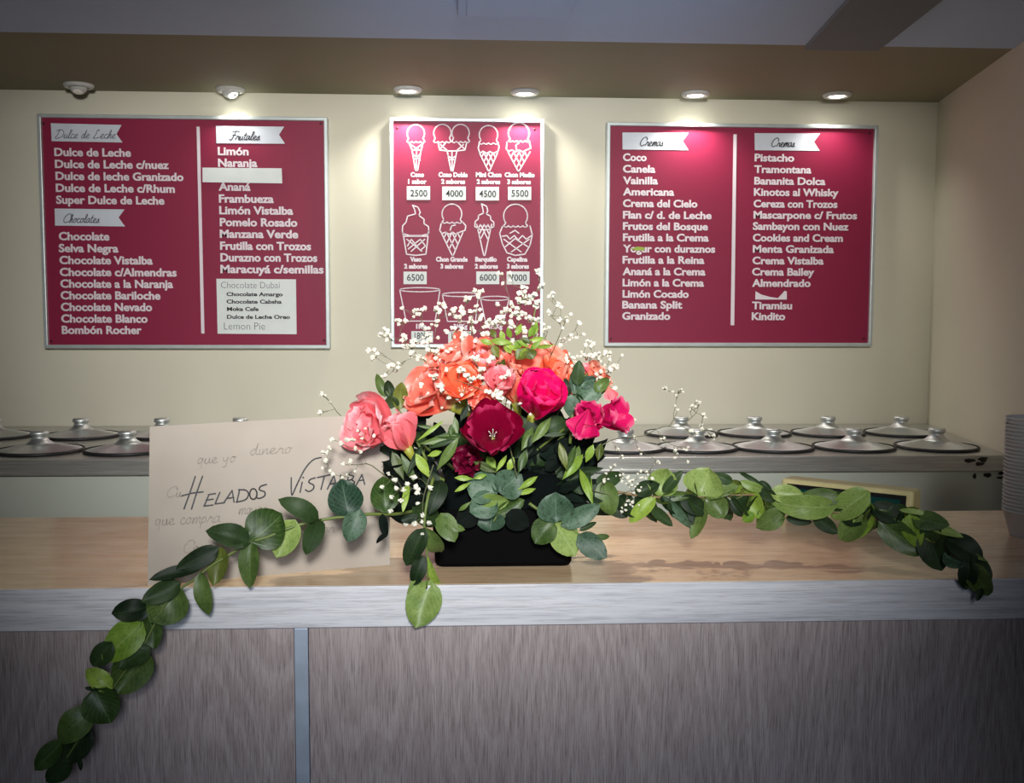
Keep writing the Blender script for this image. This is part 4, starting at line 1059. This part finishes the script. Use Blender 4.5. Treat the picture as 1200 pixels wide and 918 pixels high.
# dark filler foliage in the body of the bouquet
rf = random.Random(42)
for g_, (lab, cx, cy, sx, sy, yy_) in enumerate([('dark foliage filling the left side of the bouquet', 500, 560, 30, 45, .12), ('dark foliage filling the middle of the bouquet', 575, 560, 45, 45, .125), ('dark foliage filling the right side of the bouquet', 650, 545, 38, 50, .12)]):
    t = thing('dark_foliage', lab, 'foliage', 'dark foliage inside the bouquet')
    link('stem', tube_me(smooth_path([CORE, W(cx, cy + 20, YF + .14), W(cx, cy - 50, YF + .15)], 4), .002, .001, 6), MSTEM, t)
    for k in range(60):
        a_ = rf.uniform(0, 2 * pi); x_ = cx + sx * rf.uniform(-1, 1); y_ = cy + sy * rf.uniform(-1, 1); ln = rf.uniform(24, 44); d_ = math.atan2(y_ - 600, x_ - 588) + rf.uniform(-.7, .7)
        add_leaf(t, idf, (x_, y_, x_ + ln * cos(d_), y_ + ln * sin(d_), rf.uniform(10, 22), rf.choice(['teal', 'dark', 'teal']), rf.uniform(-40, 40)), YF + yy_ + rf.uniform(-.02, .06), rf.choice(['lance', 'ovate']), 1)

# ------------------------------------------------------------------ white filler sprays
ico = bmesh.new(); bmesh.ops.create_icosphere(ico, subdivisions=2, radius=1); IV = [v.co.copy() for v in ico.verts]; IF = [tuple(v.index for v in f.verts) for f in ico.faces]; ico.free()


def spray(label, path, tips, Y, size=(2.2, 3.6), seed=1, rad=.00042, spread=.02):
    r = random.Random(seed); t = thing('white_flower_spray', label, 'spray', 'sprays of tiny white flowers')
    yj = lambda: Y + r.uniform(-spread, spread)
    P = [W(x, y, Y) for x, y in path]; sv, sf = [], []
    tube(sv, sf, smooth_path(P, 3), .0009, .0005, 5)
    nodes = smooth_path(P, 3)[2:]
    root = P[0]; bv, bf = [], []; T = []
    for c in tips:
        x, y = c[0], c[1]; rr = c[2] if len(c) > 2 else 1; n_ = c[3] if len(c) > 3 else 1
        for _ in range(int(n_ * 1.35) if n_ > 2 else n_):
            a_ = r.random() * 2 * pi; q = rr * math.sqrt(r.random()); T.append(W(x + q * cos(a_), y + q * sin(a_), yj()))
    T.sort(key=lambda p: (p - P[-1]).length * .3 + min((p - n_).length for n_ in nodes))
    for p in T:
        best = min(nodes, key=lambda n_: (n_ - p).length + .35 * (n_ - root).length)
        out = (p - best); m1 = best + out * .55 + Vector((r.uniform(-1, 1), r.uniform(-1, 1), r.uniform(-1, 1))) * out.length * .10 - (p - root).normalized() * out.length * .06
        tube(sv, sf, [best, m1, p], rad, rad * .7, 4); nodes.append(m1)
        s_ = .84 * r.uniform(*size) * Y / FP; rot = Matrix.Rotation(r.random() * 6, 3, 'X') @ Matrix.Rotation(r.random() * 6, 3, 'Z'); b0 = len(bv); sd = r.random() * 50
        for v in IV:
            d_ = 1 + .95 * noise.noise(v * 2.6 + Vector((sd, 0, 0))) + .35 * noise.noise(v * 5 + Vector((0, sd, 0)))
            bv.append(p + rot @ Vector((v.x, v.y, v.z * .75)) * (s_ * d_))
        bf += [tuple(b0 + i for i in f) for f in IF]
    link('stems', me_from(sv, sf), MGSTEM, t)
    link('blossoms', me_from(bv, bf), MGYP, t, kind='stuff')


spray('spray of tiny white flowers at the upper left in front of the price board', [(560, 500), (535, 450), (500, 425), (478, 405)],
      [(436, 414, 7, 5), (452, 392, 7, 6), (470, 378, 6, 5), (472, 362, 3, 2), (486, 367, 5, 4), (495, 362, 4, 2), (463, 430, 9, 6), (480, 400, 12, 9), (500, 388, 10, 8), (515, 362, 7, 6), (528, 365, 4, 3), (492, 412, 12, 7), (450, 440, 5, 3), (510, 405, 12, 8), (508, 380, 6, 3)], YF + .13, seed=3)
spray('dense spray of tiny white flowers in the middle top of the bouquet', [(570, 490), (560, 440), (555, 400), (552, 375)],
      [(560, 344, 6, 6), (548, 352, 5, 3), (537, 365, 8, 7), (560, 368, 10, 7), (575, 378, 10, 8), (545, 385, 12, 8), (530, 398, 14, 9), (565, 398, 12, 9), (520, 415, 12, 6), (550, 410, 10, 6), (585, 405, 12, 8)], YF + .15, seed=4)
spray('tallest spray of tiny white flowers, reaching over the price tags', [(590, 490), (600, 430), (605, 385), (612, 350)],
      [(586, 322, 3, 2), (588, 332, 2, 1), (599, 322, 3, 2), (598, 330, 2, 1), (613, 338, 5, 4), (622, 345, 6, 6), (630, 320, 3, 3), (633, 335, 4, 3), (612, 352, 9, 8), (600, 362, 8, 7), (590, 372, 8, 7), (608, 375, 12, 10), (625, 372, 8, 7), (595, 392, 12, 9), (620, 395, 10, 7), (600, 410, 12, 6), (582, 358, 4, 2), (630, 358, 5, 3)], YF + .155, seed=5)
spray('sparse spray of tiny white buds to the right of the price board', [(610, 500), (640, 430), (655, 395), (662, 378)],
      [(647, 347, 5, 5), (655, 358, 4, 4), (667, 373, 5, 4), (680, 378, 4, 3), (684, 392, 3, 2), (672, 395, 6, 4), (655, 380, 8, 5), (645, 365, 5, 4), (640, 385, 6, 4), (660, 400, 6, 4), (642, 405, 6, 3)], YF + .15, (1.4, 2.8), seed=6)
spray('spray of tiny white flowers at the right top of the bouquet', [(640, 520), (665, 460), (690, 430)],
      [(686, 415, 7, 7), (700, 420, 8, 7), (712, 418, 6, 5), (712, 433, 6, 5), (722, 430, 4, 3), (675, 425, 8, 5), (730, 416, 2, 1), (700, 440, 8, 5), (710, 447, 5, 4), (665, 420, 6, 3), (718, 455, 3, 2), (690, 405, 6, 4)], YF + .14, (1.8, 3.2), seed=7)
spray('spray of tiny white flowers lying over the coral flowers', [(606, 560), (584, 476), (560, 455), (530, 445)],
      [(517, 452, 5, 5), (541, 433, 4, 4), (546, 441, 4, 4), (556, 419, 5, 4), (523, 432, 3, 2), (510, 442, 3, 2), (525, 466, 3, 2), (518, 478, 1, 1), (541, 462, 1, 1), (566, 432, 5, 4), (575, 420, 4, 4), (563, 443, 3, 2), (596, 438, 3, 3), (583, 463, 6, 6), (572, 460, 3, 3), (598, 470, 3, 2), (610, 472, 2, 2), (494, 452, 2, 2), (505, 440, 2, 2), (502, 462, 2, 1), (583, 476, 4, 4), (622, 485, 1, 1), (590, 440, 4, 3), (552, 446, 4, 3)], YF + .062, (2.0, 3.4), seed=8, spread=.008)
spray('spray of tiny white flowers at the left over the handwriting', [(470, 575), (436, 546), (420, 545), (402, 545)],
      [(*c34(x, y), 2, k) for x, y, k in [(365, 268, 3), (347, 340, 2), (338, 378, 2), (285, 380, 2), (310, 447, 4), (275, 510, 1), (350, 540, 2), (385, 560, 2), (495, 268, 3), (450, 302, 3), (550, 270, 2), (570, 340, 2), (612, 370, 2), (525, 455, 2), (465, 465, 1), (465, 590, 1), (500, 578, 2), (655, 155, 1), (740, 232, 1), (628, 245, 1), (585, 190, 1), (575, 545, 1)]], YF + .045, (1.8, 3), seed=9, spread=.006)
spray('spray of larger white flowers hanging at the lower left front of the bouquet', [(508, 545), (497, 580), (495, 600)],
      [(*c42(x, y), .5, 1) for x, y in [(162, 70), (127, 140), (200, 105), (203, 147), (178, 195), (300, 92), (310, 142), (325, 155), (245, 157), (262, 125), (384, 148), (318, 232), (316, 175), (345, 295), (345, 330), (255, 345), (300, 340), (382, 333), (345, 397), (228, 216), (176, 270)]], YF - .006, (2.8, 4.2), seed=10, spread=.004)
spray('tall thin spray of tiny white flowers at the right over the steel lids', [(650, 560), (707, 521), (727, 514), (753, 511), (777, 500), (797, 500), (816, 484)],
      [(780, 455, 3, 3), (790, 462, 4, 3), (800, 458, 3, 3), (812, 478, 4, 4), (818, 472, 3, 3), (825, 487, 4, 4), (822, 500, 5, 4), (832, 502, 3, 2), (834, 512, 4, 4), (812, 507, 5, 5), (795, 477, 4, 2), (803, 527, 4, 3), (793, 532, 5, 4), (770, 545, 4, 4), (745, 514, 3, 2), (741, 492, 3, 3), (730, 536, 4, 3), (722, 528, 3, 2), (776, 515, 3, 3), (750, 530, 4, 2), (806, 540, 2, 1), (760, 560, 5, 3)], YF + .12, (1.2, 2.6), seed=11)
spray('low spray of tiny white flowers tucked into the garland right of the bowl', [(680, 570), (715, 580), (740, 575)],
      [(735, 560, 8, 8), (745, 572, 8, 8), (738, 588, 7, 8), (730, 598, 5, 5), (752, 555, 6, 5), (722, 552, 8, 6), (748, 595, 5, 4), (710, 560, 6, 3)], YF + .125, (1.2, 2.4), seed=12, spread=.01)
spray('lone thin white spray at the far left above the sheet corner', [(480, 540), (430, 505), (400, 488), (391, 477)],
      [(376, 461, 3, 3), (381, 463, 1, 1), (374, 484, 2, 3), (386, 472, 1, 1)], YF + .14, (1.6, 2.8), seed=13)
